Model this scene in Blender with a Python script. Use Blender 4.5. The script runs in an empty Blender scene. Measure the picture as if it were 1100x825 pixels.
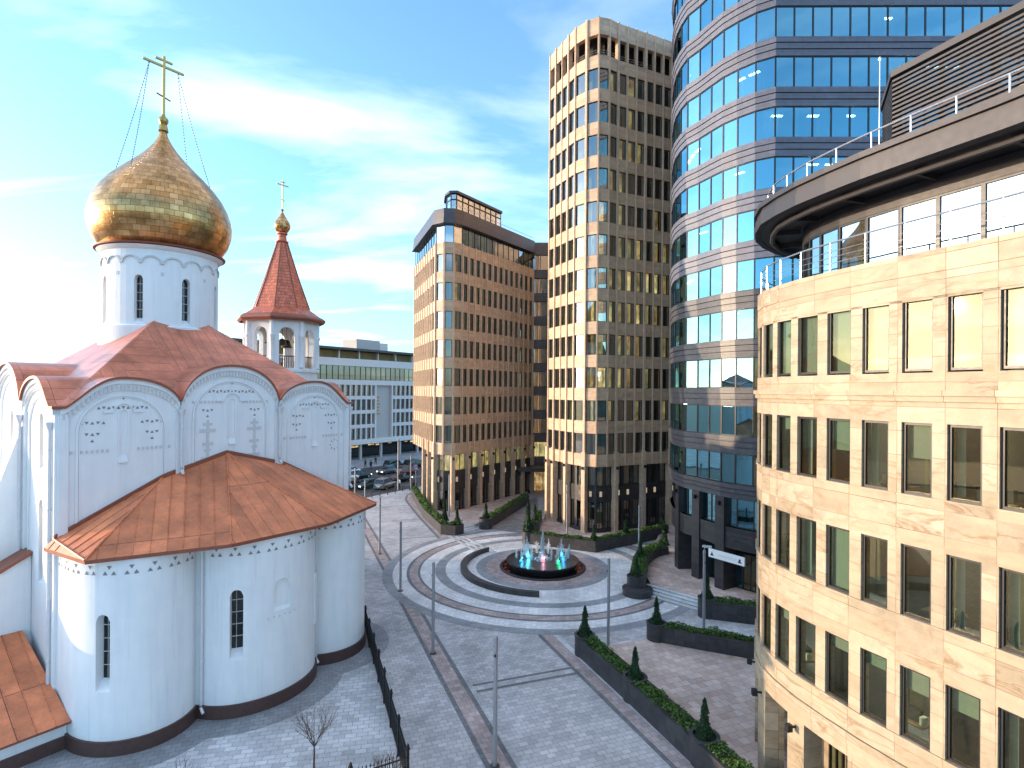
import bpy, bmesh, math, random
from mathutils import Vector, Matrix, noise
S = bpy.context.scene
COL = S.collection
RND = random.Random(11)
F_PX, CX, HY, ROLL, CAM_H = 600.0, 550.0, 420.0, 0.007, 15.5
WL = {}
MATS = {}

# ---------------------------------------------------------------- materials
class G:
    """small node-graph helper"""
    def __init__(s, name):
        m = bpy.data.materials.new(name); m.use_nodes = True
        s.m = m; s.t = m.node_tree; s.t.nodes.clear()
        s.out = s.t.nodes.new('ShaderNodeOutputMaterial')
        MATS[name] = m
    def n(s, typ, ins=None, **props):
        nd = s.t.nodes.new(typ)
        for k, v in props.items(): setattr(nd, k, v)
        for k, v in (ins or {}).items():
            sock = nd.inputs[k]
            if isinstance(v, bpy.types.NodeSocket): s.t.links.new(v, sock)
            else: sock.default_value = v
        return nd
    def bsdf(s, **k):
        ins = {}
        for a, b in k.items(): ins[a.replace('_', ' ')] = b
        b = s.n('ShaderNodeBsdfPrincipled', ins)
        s.t.links.new(b.outputs[0], s.out.inputs['Surface']); return b
    def mix(s, fac, a, b, mode='MIX'):
        nd = s.n('ShaderNodeMix', None, data_type='RGBA', blend_type=mode)
        for sock, v in ((nd.inputs[0], fac), (nd.inputs[6], a), (nd.inputs[7], b)):
            if isinstance(v, bpy.types.NodeSocket): s.t.links.new(v, sock)
            else: sock.default_value = v
        return nd.outputs[2]
    def math(s, op, a, b=0.0, c=0.0):
        nd = s.n('ShaderNodeMath', None, operation=op)
        for i, v in enumerate((a, b, c)):
            if isinstance(v, bpy.types.NodeSocket): s.t.links.new(v, nd.inputs[i])
            else: nd.inputs[i].default_value = v
        return nd.outputs[0]
    def ramp(s, fac, stops):
        nd = s.n('ShaderNodeValToRGB', {'Fac': fac})
        cr = nd.color_ramp
        while len(cr.elements) < len(stops): cr.elements.new(0.5)
        for e, (p, c) in zip(cr.elements, stops):
            e.position = p; e.color = c if len(c) == 4 else (*c, 1)
        return nd.outputs[0]
    def coord(s, which='Object', scale=(1, 1, 1), rot=(0, 0, 0)):
        tc = s.n('ShaderNodeTexCoord')
        mp = s.n('ShaderNodeMapping', {'Vector': tc.outputs[which], 'Scale': scale, 'Rotation': rot})
        return mp.outputs[0]
    def noise(s, vec, scale, detail=4, rough=.55, dist=0):
        return s.n('ShaderNodeTexNoise', {'Vector': vec, 'Scale': scale, 'Detail': detail, 'Roughness': rough, 'Distortion': dist}).outputs[0]
    def bump(s, h, strength=.3, dist=.02):
        return s.n('ShaderNodeBump', {'Height': h, 'Strength': strength, 'Distance': dist}).outputs[0]

def c4(c): return (c[0], c[1], c[2], 1)
def sc(c, k): return (min(1, c[0]*k), min(1, c[1]*k), min(1, c[2]*k), 1)

def plain(name, col, rough=.5, metal=0., nz=.12, nscale=6, spec=.5):
    g = G(name); v = g.coord()
    f = g.noise(v, nscale)
    col1 = g.mix(f, sc(col, 1-nz*1.6), sc(col, 1+nz*1.6))
    r = g.math('MULTIPLY_ADD', f, .2, rough-.1)
    g.bsdf(Base_Color=col1, Roughness=r, Metallic=metal, Specular_IOR_Level=spec)
    return g.m

def panels(name, col, w, h, var=.12, mortar=.006, mcol=None, rough=.6, vein=0, nz=.15, offset=0., coord='UV', rot=0., metal=0., bump=.3, col2=None, squash=1, spec=.4, nscale=2.5, veincol=None, fine=18):
    g = G(name)
    v = g.coord(coord, rot=(0, 0, rot))
    br = g.n('ShaderNodeTexBrick', {'Vector': v, 'Color1': sc(col, 1-var), 'Color2': c4(col2) if col2 else sc(col, 1+var),
             'Mortar': c4(mcol) if mcol else sc(col, .45), 'Scale': 1.0, 'Mortar Size': mortar, 'Mortar Smooth': .1, 'Bias': 0.,
             'Brick Width': w, 'Row Height': h}, offset=offset, squash=squash, offset_frequency=2)
    o = g.coord('Object')
    f = g.noise(o, nscale, 6, .6)
    f2 = g.noise(o, fine, 3, .6)
    c = g.mix(1.0, br.outputs[0], g.ramp(f, [(.2, (1-nz*2, 1-nz*2, 1-nz*2)), (.8, (1+nz, 1+nz, 1+nz))]), 'MULTIPLY')
    c = g.mix(.35, c, g.ramp(f2, [(.3, (.75, .75, .75)), (.7, (1.2, 1.2, 1.2))]), 'MULTIPLY')
    if vein:
        # per panel shifted veins
        sh = g.n('ShaderNodeVectorMath', {0: o, 1: br.outputs[0]}, operation='ADD').outputs[0]
        big = g.n('ShaderNodeVectorMath', {0: br.outputs[0]}, operation='SCALE'); big.inputs['Scale'].default_value = 37.
        sh = g.n('ShaderNodeVectorMath', {0: o, 1: big.outputs[0]}, operation='ADD').outputs[0]
        mp = g.n('ShaderNodeMapping', {'Vector': sh, 'Scale': (.55, .55, 1.9), 'Rotation': (.3, .3, 0)})
        nn = g.noise(mp.outputs[0], 1.0, 6, .55, .7)
        line = g.math('ABSOLUTE', g.math('SUBTRACT', nn, .5))
        k = g.ramp(line, [(0, (1, 1, 1)), (.045, (0, 0, 0))])
        k = g.math('MULTIPLY', k, g.ramp(g.noise(mp.outputs[0], .45, 2), [(.40, (0, 0, 0)), (.62, (1, 1, 1))]))
        c = g.mix(g.math('MULTIPLY', k, vein), c, c4(veincol or (.2, .12, .06)))
        k3 = g.ramp(g.noise(mp.outputs[0], .7, 4, .6, .5), [(.48, (0, 0, 0)), (.68, (1, 1, 1))])
        c = g.mix(g.math('MULTIPLY', k3, .32*min(1, vein*1.2)), c, (col[0]*.85, col[1]*.72, col[2]*.55, 1))
        k2 = g.ramp(g.noise(mp.outputs[0], .55, 5, .6, .8), [(.4, (0, 0, 0)), (.62, (1, 1, 1))])
        c = g.mix(g.math('MULTIPLY', k2, .55), c, sc(col, 1.2))
    if coord == 'Object':      # worn and stained patches on the paving
        st = g.ramp(g.noise(g.coord('Object', (1, .45, 1), (0, 0, .35)), .16, 6, .65, .6), [(.36, (.78, .79, .80)), (.52, (1, 1, 1)), (.75, (1.08, 1.07, 1.05))])
        c = g.mix(.75, c, st, 'MULTIPLY')
        sp_ = g.ramp(g.noise(g.coord('Object'), 1.7, 2, .5), [(.24, (.72, .72, .72)), (.30, (1, 1, 1))])
        c = g.mix(.5, c, sp_, 'MULTIPLY')
    bh = g.math('SUBTRACT', f2, g.math('MULTIPLY', br.outputs[1], 3.))
    g.bsdf(Base_Color=c, Roughness=g.math('MULTIPLY_ADD', f2, .15, rough-.07), Metallic=metal, Normal=g.bump(bh, bump, .01), Specular_IOR_Level=spec)
    return g.m

def glass(name, tint, refl_tint, base, k=1., ior=1.5, wave=.02):
    g = G(name)
    fr = g.n('ShaderNodeFresnel', {'IOR': ior}).outputs[0]
    fac = g.n('ShaderNodeClamp', {'Value': g.math('MULTIPLY_ADD', fr, k, base)}).outputs[0]
    o = g.coord('Object')
    b = g.bump(g.noise(o, .9, 1, .4), wave, .1)
    tr = g.n('ShaderNodeBsdfTransparent', {'Color': c4(tint)})
    gl = g.n('ShaderNodeBsdfGlossy', {'Color': c4(refl_tint), 'Roughness': .015, 'Normal': b})
    mx = g.n('ShaderNodeMixShader', {0: fac, 1: tr.outputs[0], 2: gl.outputs[0]})
    g.t.links.new(mx.outputs[0], g.out.inputs['Surface'])
    return g.m

def emit(name, col, strength):
    g = G(name)
    e = g.n('ShaderNodeEmission', {'Color': c4(col), 'Strength': strength})
    g.t.links.new(e.outputs[0], g.out.inputs['Surface']); return g.m

def leafy(name, a, b, c):
    g = G(name)
    geo = g.n('ShaderNodeNewGeometry')
    f = g.noise(g.coord(), 2.2, 3)
    fac = g.math('MULTIPLY_ADD', geo.outputs['Random Per Island'], .75, g.math('MULTIPLY_ADD', f, .5, -.12))
    col = g.ramp(fac, [(.1, a), (.55, b), (.95, c)])
    bs = g.bsdf(Base_Color=col, Roughness=.6, Specular_IOR_Level=.25)
    return g.m

plain('plaster_white', (.80, .80, .80), .75, nz=.035, nscale=1.3, spec=.2)
def plaster():
    g = G('plaster'); o = g.coord()
    f = g.noise(o, 1.1, 5, .6); f2 = g.noise(o, 30, 3, .6); f3 = g.noise(g.coord('Object', (1, 1, .12)), 2.3, 4, .6)
    c = g.ramp(f, [(.25, (.80, .81, .82)), (.75, (.87, .87, .86))])
    c = g.mix(.32, c, g.ramp(f3, [(.3, (.80, .81, .83)), (.6, (1, 1, 1))]), 'MULTIPLY')
    f4 = g.noise(g.coord('Object', (1, 1, .05)), 5.5, 3, .6)
    c = g.mix(.25, c, g.ramp(f4, [(.28, (.70, .70, .70)), (.42, (1, 1, 1))]), 'MULTIPLY')
    g.bsdf(Base_Color=c, Roughness=.8, Specular_IOR_Level=.2, Normal=g.bump(g.math('ADD', f2, f), .35, .012))
plaster()
plain('niche_shade_grey', (.23, .225, .22), .8, nz=.2)  # shade inside the wall niches, put into a flat grey
plain('relief_grey', (.62, .61, .61), .8, nz=.06)
panels('copper_roof', (.74, .235, .10), .62, 30., var=.16, mortar=.018, mcol=(.20, .065, .04), rough=.5, metal=.05, nz=.26, bump=.5, nscale=.9, fine=9, spec=.5)
panels('copper_vault', (.74, .24, .135), .55, 40., var=.12, mortar=.012, mcol=(.26, .09, .06), rough=.36, metal=.30, nz=.32, bump=.35, nscale=.7, fine=7, spec=.5)
panels('copper_tent', (.72, .20, .11), .35, .28, var=.2, mortar=.014, mcol=(.16, .05, .03), rough=.42, metal=.35, offset=.5, nz=.18, bump=.4)
plain('copper_edge', (.28, .095, .06), .45, .4, nz=.2)
panels('gold_tile', (.64, .335, .125), .5, .36, var=.2, mortar=.010, mcol=(.20, .12, .035), rough=.30, metal=1., offset=.5, nz=.25, bump=.9, col2=(.76, .45, .20), nscale=1.4, fine=5)
plain('gold_leaf', (.42, .30, .10), .36, 1., nz=.1)
plain('chain_metal', (.12, .11, .10), .5, .6)
plain('plinth_brown', (.085, .045, .038), .5, nz=.25)
plain('pipe_white', (.70, .70, .72), .35, .2, nz=.05)
plain('glass_dark', (.012, .014, .016), .08, nz=.3)
plain('bar_light', (.55, .52, .47), .5)
plain('bronze', (.12, .09, .05), .4, .8)
plain('wood_dark', (.14, .06, .03), .6)

panels('granite_pink', (.61, .41, .265), 1.4, .62, var=.16, mortar=.008, rough=.55, nz=.16, vein=.12, col2=(.66, .465, .31), bump=.15)
panels('granite_pink_fin', (.66, .47, .32), .6, 1.3, var=.12, mortar=.006, rough=.5, nz=.12, bump=.1)
panels('sandstone', (.385, .30, .198), 1.21, .72, var=.2, mortar=.011, mcol=(.18, .115, .065), rough=.55, vein=.8, nz=.14, bump=.15, col2=(.47, .385, .275), veincol=(.20, .105, .045))
panels('granite_dark', (.045, .041, .043), .9, .33, var=.18, mortar=.006, mcol=(.02, .02, .02), rough=.38, nz=.2, bump=.2)
panels('granite_planter', (.058, .054, .056), .6, .5, var=.2, mortar=.006, mcol=(.02, .02, .02), rough=.45, nz=.22, bump=.2)
panels('band_stone', (.135, .14, .18), 1.3, .46, var=.09, mortar=.006, rough=.42, nz=.12, bump=.12)
panels('band_shaded', (.075, .072, .082), 1.3, .46, var=.14, mortar=.006, rough=.4, nz=.18, bump=.12)  # band stone with the church's shadow put into its colour
plain('joint_black', (.015, .015, .016), .6)
plain('metal_dark', (.06, .055, .058), .4, .4, nz=.15)
panels('metal_panel', (.10, .09, .095), 1.3, .7, var=.08, mortar=.01, rough=.38, metal=.35, nz=.08, bump=.15)
plain('metal_bronze', (.040, .037, .041), .5, .25, nz=.08)
plain('steel', (.62, .62, .63), .28, .9, nz=.06)
plain('pole_grey', (.36, .37, .39), .35, .6, nz=.08)
plain('frame_dark', (.025, .024, .026), .4, .2)
plain('blind_pale', (.56, .60, .46), .8, nz=.06)
plain('blind_green', (.26, .29, .23), .8, nz=.1)
plain('blind_grey', (.33, .32, .27), .8, nz=.1)
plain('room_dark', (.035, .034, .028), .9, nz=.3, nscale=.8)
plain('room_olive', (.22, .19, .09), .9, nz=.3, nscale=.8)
plain('room_floor', (.16, .14, .12), .8)
plain('room_ceiling', (.5, .5, .48), .9)
plain('desk_wood', (.35, .22, .12), .5)
plain('cloth_dark', (.03, .03, .035), .8)
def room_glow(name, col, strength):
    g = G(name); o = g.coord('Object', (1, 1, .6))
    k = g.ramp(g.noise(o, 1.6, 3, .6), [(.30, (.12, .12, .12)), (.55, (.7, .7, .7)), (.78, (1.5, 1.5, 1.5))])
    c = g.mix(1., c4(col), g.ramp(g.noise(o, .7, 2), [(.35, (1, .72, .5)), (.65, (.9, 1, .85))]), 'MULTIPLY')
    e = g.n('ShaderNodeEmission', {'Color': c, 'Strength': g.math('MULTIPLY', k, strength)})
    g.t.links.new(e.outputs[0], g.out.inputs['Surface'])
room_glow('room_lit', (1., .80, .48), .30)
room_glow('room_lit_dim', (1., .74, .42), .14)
emit('lamp_strip', (1., .93, .8), 7.)
emit('lantern_glow', (1., .80, .58), .09)
emit('lantern_warm', (1., .68, .25), 4.0)
emit('headlight_glow', (1., .97, .9), 1.6)
emit('red_glow', (1., .06, .015), .08)
emit('cyan_glow', (.05, .55, 1.), .4)
emit('green_glow', (.02, 1., .35), .4)
emit('pink_glow', (1., .35, .5), .4)
plain('office_white', (.58, .575, .57), .7, nz=.06)
plain('office_shade', (.40, .385, .38), .7, nz=.08)
plain('sign_white', (.85, .85, .84), .5, nz=.02)
plain('sign_black', (.02, .02, .02), .5)
plain('sign_faint', (.60, .61, .62), .5)
plain('sign_gold', (.34, .23, .08), .4, .5)
plain('sign_purple', (.36, .20, .42), .5)
plain('soil', (.04, .03, .022), .9)
plain('bark', (.10, .065, .05), .85)
plain('iron_black', (.018, .017, .018), .5, .3)
plain('water_dark', (.006, .006, .008), .38, spec=.2, nz=.1)
plain('skin_tone', (.5, .3, .22), .6)
plain('tyre', (.02, .02, .02), .8)
plain('car_glass', (.02, .025, .03), .06)
for nm, c in (('car_silver', (.26, .245, .24)), ('car_teal', (.05, .13, .16)), ('car_blue', (.06, .10, .15)), ('car_white', (.62, .68, .72)), ('car_black', (.02, .02, .023)), ('car_red', (.16, .025, .02)), ('car_grey', (.16, .165, .17))):
    plain(nm, c, .28, .3, nz=.03)
leafy('leaf_conifer', (.010, .028, .012), (.022, .058, .020), (.05, .10, .03))
leafy('leaf_hedge', (.025, .055, .014), (.07, .14, .028), (.14, .22, .045))
glass('glass_office', (.60, .72, .58), (.95, .98, 1.), .16, 1.3, 1.6)
glass('glass_near', (.60, .71, .63), (1., .86, .54), .055, 1.0, 1.5)
glass('glass_blue', (.11, .27, .32), (.33, .72, .88), .44, 1.2, 1.5, .03)
glass('glass_neutral', (.50, .55, .55), (.95, .97, 1.), .12, 1.2, 1.5)
glass('glass_sky', (.3, .45, .45), (.9, .97, 1.), .45, 1.0, 1.5)
def waterjet():
    g = G('water_jet')
    tr = g.n('ShaderNodeBsdfTransparent', {'Color': (.95, .98, 1, 1)})
    df = g.n('ShaderNodeBsdfDiffuse', {'Color': (.9, .93, .95, 1)})
    tl = g.n('ShaderNodeBsdfTranslucent', {'Color': (.9, .93, .95, 1)})
    gl = g.n('ShaderNodeBsdfGlossy', {'Color': (1, 1, 1, 1), 'Roughness': .15})
    a = g.n('ShaderNodeMixShader', {0: .5, 1: df.outputs[0], 2: tl.outputs[0]})
    b = g.n('ShaderNodeMixShader', {0: .12, 1: a.outputs[0], 2: gl.outputs[0]})
    f = g.noise(g.coord(), 9, 3)
    m = g.n('ShaderNodeMixShader', {0: g.ramp(f, [(.3, (.5,)*3), (.62, (1.,)*3)]), 1: tr.outputs[0], 2: b.outputs[0]})
    g.t.links.new(m.outputs[0], g.out.inputs['Surface'])
waterjet()
PANG = math.atan2(.345, .94)      # paving axis, rotated from Y
def paver(name, col, w, h, var=.16, rough=.75, rot=PANG, mortar=.012, col2=None, nz=.2, nscale=.35):
    return panels(name, col, w, h, var=var, mortar=mortar, rough=rough, offset=.5, coord='Object', rot=-rot, nz=nz, bump=.35, col2=col2, nscale=nscale, mcol=sc(col, .6)[:3], fine=6)
paver('paver_pale', (.55, .54, .545), .42, .28, var=.19, mortar=.014, col2=(.63, .61, .61))
paver('paver_light', (.80, .79, .78), .4, .4, var=.10)
paver('paver_mid', (.34, .35, .365), .4, .3, var=.12)
paver('paver_dark', (.20, .20, .205), .3, .3, var=.16)
paver('paver_pink', (.50, .385, .355), .35, .35, var=.22, col2=(.57, .47, .45))
paver('paver_terrace', (.70, .51, .43), .45, .45, var=.20, col2=(.74, .60, .53))
paver('paver_yard', (.62, .62, .63), .5, .3, var=.18, mortar=.016, rot=.2)
paver('paver_drive', (.30, .285, .28), .8, .5, var=.2, mortar=.03, rot=-.4)
paver('kerb_stone', (.66, .66, .66), 1., 1., var=.1)
plain('asphalt', (.05, .05, .053), .85, nz=.2, nscale=3)
plain('ground_far', (.09, .09, .085), .9, nz=.3, nscale=.05)
plain('marking_white', (.6, .6, .58), .7)

# ---------------------------------------------------------------- mesh builder
class MB:
    def __init__(s, xf=None):
        s.V = []; s.F = []; s.M = []; s.UV = {}; s.xf = xf
    def pts(s, ps):
        i0 = len(s.V)
        for p in ps:
            s.V.append(tuple(s.xf(*p)) if s.xf else tuple(p))
        return list(range(i0, i0+len(ps)))
    def face(s, ps, m=0, uv=None):
        ids = s.pts(ps)
        if uv: s.UV[len(s.F)] = uv
        s.F.append(ids); s.M.append(m)
    def box(s, x0, x1, y0, y1, z0, z1, m=0):
        a = s.pts([(x0, y0, z0), (x1, y0, z0), (x1, y1, z0), (x0, y1, z0), (x0, y0, z1), (x1, y0, z1), (x1, y1, z1), (x0, y1, z1)])
        for f in ((0, 3, 2, 1), (4, 5, 6, 7), (0, 1, 5, 4), (1, 2, 6, 5), (2, 3, 7, 6), (3, 0, 4, 7)):
            s.F.append([a[i] for i in f]); s.M.append(m)
    def obox(s, c, d, u0, u1, v0, v1, z0, z1, m=0):
        """box in a plan frame: u along d, v along the right-hand normal of d"""
        n = (d[1], -d[0])
        P = lambda u, v, z: (c[0]+d[0]*u+n[0]*v, c[1]+d[1]*u+n[1]*v, z)
        a = s.pts([P(u0, v0, z0), P(u1, v0, z0), P(u1, v1, z0), P(u0, v1, z0), P(u0, v0, z1), P(u1, v0, z1), P(u1, v1, z1), P(u0, v1, z1)])
        for f in ((0, 1, 2, 3), (4, 7, 6, 5), (0, 4, 5, 1), (1, 5, 6, 2), (2, 6, 7, 3), (3, 7, 4, 0)):
            s.F.append([a[i] for i in f]); s.M.append(m)
    def prism(s, poly, z0, z1, m=0, mtop=None):
        n = len(poly)
        a = s.pts([(p[0], p[1], z0) for p in poly]); b = s.pts([(p[0], p[1], z1) for p in poly])
        s.F.append(a[::-1]); s.M.append(m); s.F.append(b); s.M.append(m if mtop is None else mtop)
        for i in range(n):
            j = (i+1) % n
            s.F.append([a[i], a[j], b[j], b[i]]); s.M.append(m)
    def loft(s, rings, m=0, closed=True, caps=True, uvs=None):
        ids = [s.pts(r) for r in rings]; n = len(rings[0])
        for k in range(len(ids)-1):
            for i in range(n if closed else n-1):
                j = (i+1) % n
                if uvs:
                    u0, u1 = uvs[0][i], uvs[0][i+1]; v0, v1 = uvs[1][k], uvs[1][k+1]
                    s.UV[len(s.F)] = [(u0, v0), (u1, v0), (u1, v1), (u0, v1)]
                s.F.append([ids[k][i], ids[k][j], ids[k+1][j], ids[k+1][i]]); s.M.append(m)
        if caps and closed:
            s.F.append(ids[0][::-1]); s.M.append(m); s.F.append(ids[-1]); s.M.append(m)
    def lathe(s, cx, cy, prof, n=32, m=0, caps=True, a0=0):
        rings = []; v = [0]
        for k, (r, z) in enumerate(prof):
            rings.append([(cx+r*math.cos(a0+2*math.pi*i/n), cy+r*math.sin(a0+2*math.pi*i/n), z) for i in range(n)])
            if k: v.append(v[-1]+math.hypot(r-prof[k-1][0], z-prof[k-1][1]))
        rm = max(p[0] for p in prof)
        s.loft(rings, m, True, caps, ([2*math.pi*rm*i/n for i in range(n+1)], v))
    def tube(s, ps, r, n=6, m=0):
        ps = [Vector(p) for p in ps]; rings = []
        for i, p in enumerate(ps):
            t = (ps[min(i+1, len(ps)-1)]-ps[max(i-1, 0)]).normalized()
            a = t.cross(Vector((0, 0, 1)))
            if a.length < 1e-3: a = Vector((1, 0, 0))
            a.normalize(); b = t.cross(a)
            rr = r[i] if isinstance(r, (list, tuple)) else r
            rings.append([tuple(p+(a*math.cos(2*math.pi*k/n)+b*math.sin(2*math.pi*k/n))*rr) for k in range(n)])
        s.loft(rings, m)
    def build(s, name, mats, parent=None, smooth=None, recalc=True):
        if isinstance(mats, str): mats = [mats]
        w = WL.get(parent.name, (0, 0, 0)) if parent else (0, 0, 0)
        me = bpy.data.meshes.new(name)
        me.from_pydata([(v[0]-w[0], v[1]-w[1], v[2]-w[2]) for v in s.V], [], s.F)
        for m in mats: me.materials.append(MATS[m])
        me.polygons.foreach_set('material_index', s.M)
        uvl = me.uv_layers.new(name='UVMap').data
        vs = me.vertices
        for p in me.polygons:
            e = s.UV.get(p.index)
            if e:
                for q, li in enumerate(p.loop_indices): uvl[li].uv = e[q]
            else:
                nn = p.normal
                l = math.hypot(nn.x, nn.y) or 1
                for li in p.loop_indices:
                    co = vs[me.loops[li].vertex_index].co
                    if abs(nn.z) > .75: uvl[li].uv = (co.x, co.y)
                    else: uvl[li].uv = ((-nn.y*co.x+nn.x*co.y)/l, co.z)
        if recalc:
            bm = bmesh.new(); bm.from_mesh(me)
            if smooth: bmesh.ops.remove_doubles(bm, verts=bm.verts, dist=1e-4)
            bmesh.ops.recalc_face_normals(bm, faces=bm.faces); bm.to_mesh(me); bm.free()
        if smooth:
            me.polygons.foreach_set('use_smooth', [True]*len(me.polygons))
            me.set_sharp_from_angle(angle=math.radians(smooth))
        o = bpy.data.objects.new(name, me); COL.objects.link(o)
        if parent: o.parent = parent; WL[o.name] = w
        else: WL[o.name] = (0, 0, 0)
        return o

def tag(o, label=None, cat=None, group=None, kind=None):
    if label: o['label'] = label
    if cat: o['category'] = cat
    if group: o['group'] = group
    if kind: o['kind'] = kind
    return o
def thing(name, label, cat, loc, group=None):
    o = bpy.data.objects.new(name, None); COL.objects.link(o)
    o.location = loc; o.empty_display_size = .5
    WL[o.name] = tuple(loc)
    return tag(o, label, cat, group)
def copy_tree(o, parent=None):
    c = o.copy(); COL.objects.link(c)
    if parent: c.parent = parent
    for ch in list(o.children): copy_tree(ch, c)
    return c
def struct(name, mb, mats, **k):
    o = mb.build(name, mats, **k); o['kind'] = 'structure'; return o

# ---------------------------------------------------------------- plan helpers
def norm(a): 
    l = math.hypot(*a) or 1
    return (a[0]/l, a[1]/l)
def offs(pts, d):
    """offset an open plan polyline by d to its right-hand side (mitred)"""
    out = []
    n = len(pts)
    for i in range(n):
        ns = []
        if i > 0:
            t = norm((pts[i][0]-pts[i-1][0], pts[i][1]-pts[i-1][1])); ns.append((t[1], -t[0]))
        if i < n-1:
            t = norm((pts[i+1][0]-pts[i][0], pts[i+1][1]-pts[i][1])); ns.append((t[1], -t[0]))
        if len(ns) == 1: m = ns[0]; k = 1
        else:
            m = norm((ns[0][0]+ns[1][0], ns[0][1]+ns[1][1])); k = 1/max(.4, m[0]*ns[0][0]+m[1]*ns[0][1])
        out.append((pts[i][0]+m[0]*d*k, pts[i][1]+m[1]*d*k))
    return out
def band(mb, pts, z0, z1, out, inn, m=0):
    a = offs(pts, out); b = offs(pts, -inn)
    for i in range(len(pts)-1):
        mb.face([(*a[i], z0), (*a[i+1], z0), (*a[i+1], z1), (*a[i], z1)], m)
        mb.face([(*b[i+1], z0), (*b[i], z0), (*b[i], z1), (*b[i+1], z1)], m)
        mb.face([(*a[i], z1), (*a[i+1], z1), (*b[i+1], z1), (*b[i], z1)], m)
        mb.face([(*b[i], z0), (*b[i+1], z0), (*a[i+1], z0), (*a[i], z0)], m)
    for i in (0, len(pts)-1):
        mb.face([(*a[i], z0), (*b[i], z0), (*b[i], z1), (*a[i], z1)], m)
def lerp(p, q, t): return (p[0]+(q[0]-p[0])*t, p[1]+(q[1]-p[1])*t)
def vnormals(pts):
    o = offs(pts, 1.)
    return [norm((o[i][0]-pts[i][0], o[i][1]-pts[i][1])) for i in range(len(pts))]
def arc(cx, cy, rx, ry, a0, a1, n):
    return [(cx+rx*math.cos(math.radians(a0+(a1-a0)*i/n)), cy+ry*math.sin(math.radians(a0+(a1-a0)*i/n))) for i in range(n+1)]

def proj(x, y, z):
    return (CX+F_PX*x/y, HY-F_PX*(z-CAM_H)/y)

class Wins:
    """collects windows of a building; the largest in the picture become parts, the rest one stuff part"""
    def __init__(s): s.L = []
    def add(s, p0, p1, z0, z1, **k):
        area = 0
        if p0[1] > 2 and p1[1] > 2:
            d = norm((p1[0]-p0[0], p1[1]-p0[1])); n = (d[1], -d[0])
            a = proj(*p0, z0); b = proj(*p1, z0); c = proj(*p0, z1)
            area = abs(b[0]-a[0])*abs(c[1]-a[1])
            if n[0]*-p0[0]+n[1]*-p0[1] <= 0 or a[0] > 1110 or b[0] < -10 or a[1] < -10 or c[1] > 835: area = 0
        s.L.append((area, p0, p1, z0, z1, k))
    def draw(s, mb, p0, p1, z0, z1, k):
        d = norm((p1[0]-p0[0], p1[1]-p0[1])); L = math.hypot(p1[0]-p0[0], p1[1]-p0[1])
        n = (d[1], -d[0]); fw = k.get('fw', .06)
        Q = lambda u, v, z: (p0[0]+d[0]*u+n[0]*v, p0[1]+d[1]*u+n[1]*v, z)
        mb.face([Q(fw*.5, 0, z0+fw*.5), Q(L-fw*.5, 0, z0+fw*.5), Q(L-fw*.5, 0, z1-fw*.5), Q(fw*.5, 0, z1-fw*.5)], 0)
        for u0, u1, a, b in ((0, fw, z0, z1), (L-fw, L, z0, z1), (fw, L-fw, z0, z0+fw), (fw, L-fw, z1-fw, z1)):
            mb.obox(p0, d, u0, u1, -.03, .05, a, b, 1)
        for t in k.get('mull', ()): mb.obox(p0, d, L*t-.025, L*t+.025, -.02, .045, z0+fw, z1-fw, 1)
        for t in k.get('tran', ()): mb.obox(p0, d, fw, L-fw, -.02, .04, z0+(z1-z0)*t-.025, z0+(z1-z0)*t+.025, 1)
        for (u0, u1, v0, v1, dep) in k.get('blinds', ()):
            mb.face([Q(L*u0, -dep, z0+(z1-z0)*v0), Q(L*u1, -dep, z0+(z1-z0)*v0), Q(L*u1, -dep, z0+(z1-z0)*v1), Q(L*u0, -dep, z0+(z1-z0)*v1)], 2)
    def emit(s, root, mats, limit=100, name='window'):
        s.L.sort(key=lambda w: -w[0])
        rest = MB()
        for i, (ar, p0, p1, z0, z1, k) in enumerate(s.L):
            mm = [k.get('glass', mats[0]), mats[1], k.get('bm', mats[2])]
            if i < limit and ar > 0:
                mb = MB(); s.draw(mb, p0, p1, z0, z1, k); mb.build(name, mm, root, recalc=False)
            else: s.draw(rest, p0, p1, z0, z1, k)
        if rest.F:
            o = rest.build(name, mats, root, recalc=False); o['kind'] = 'stuff'

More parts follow.
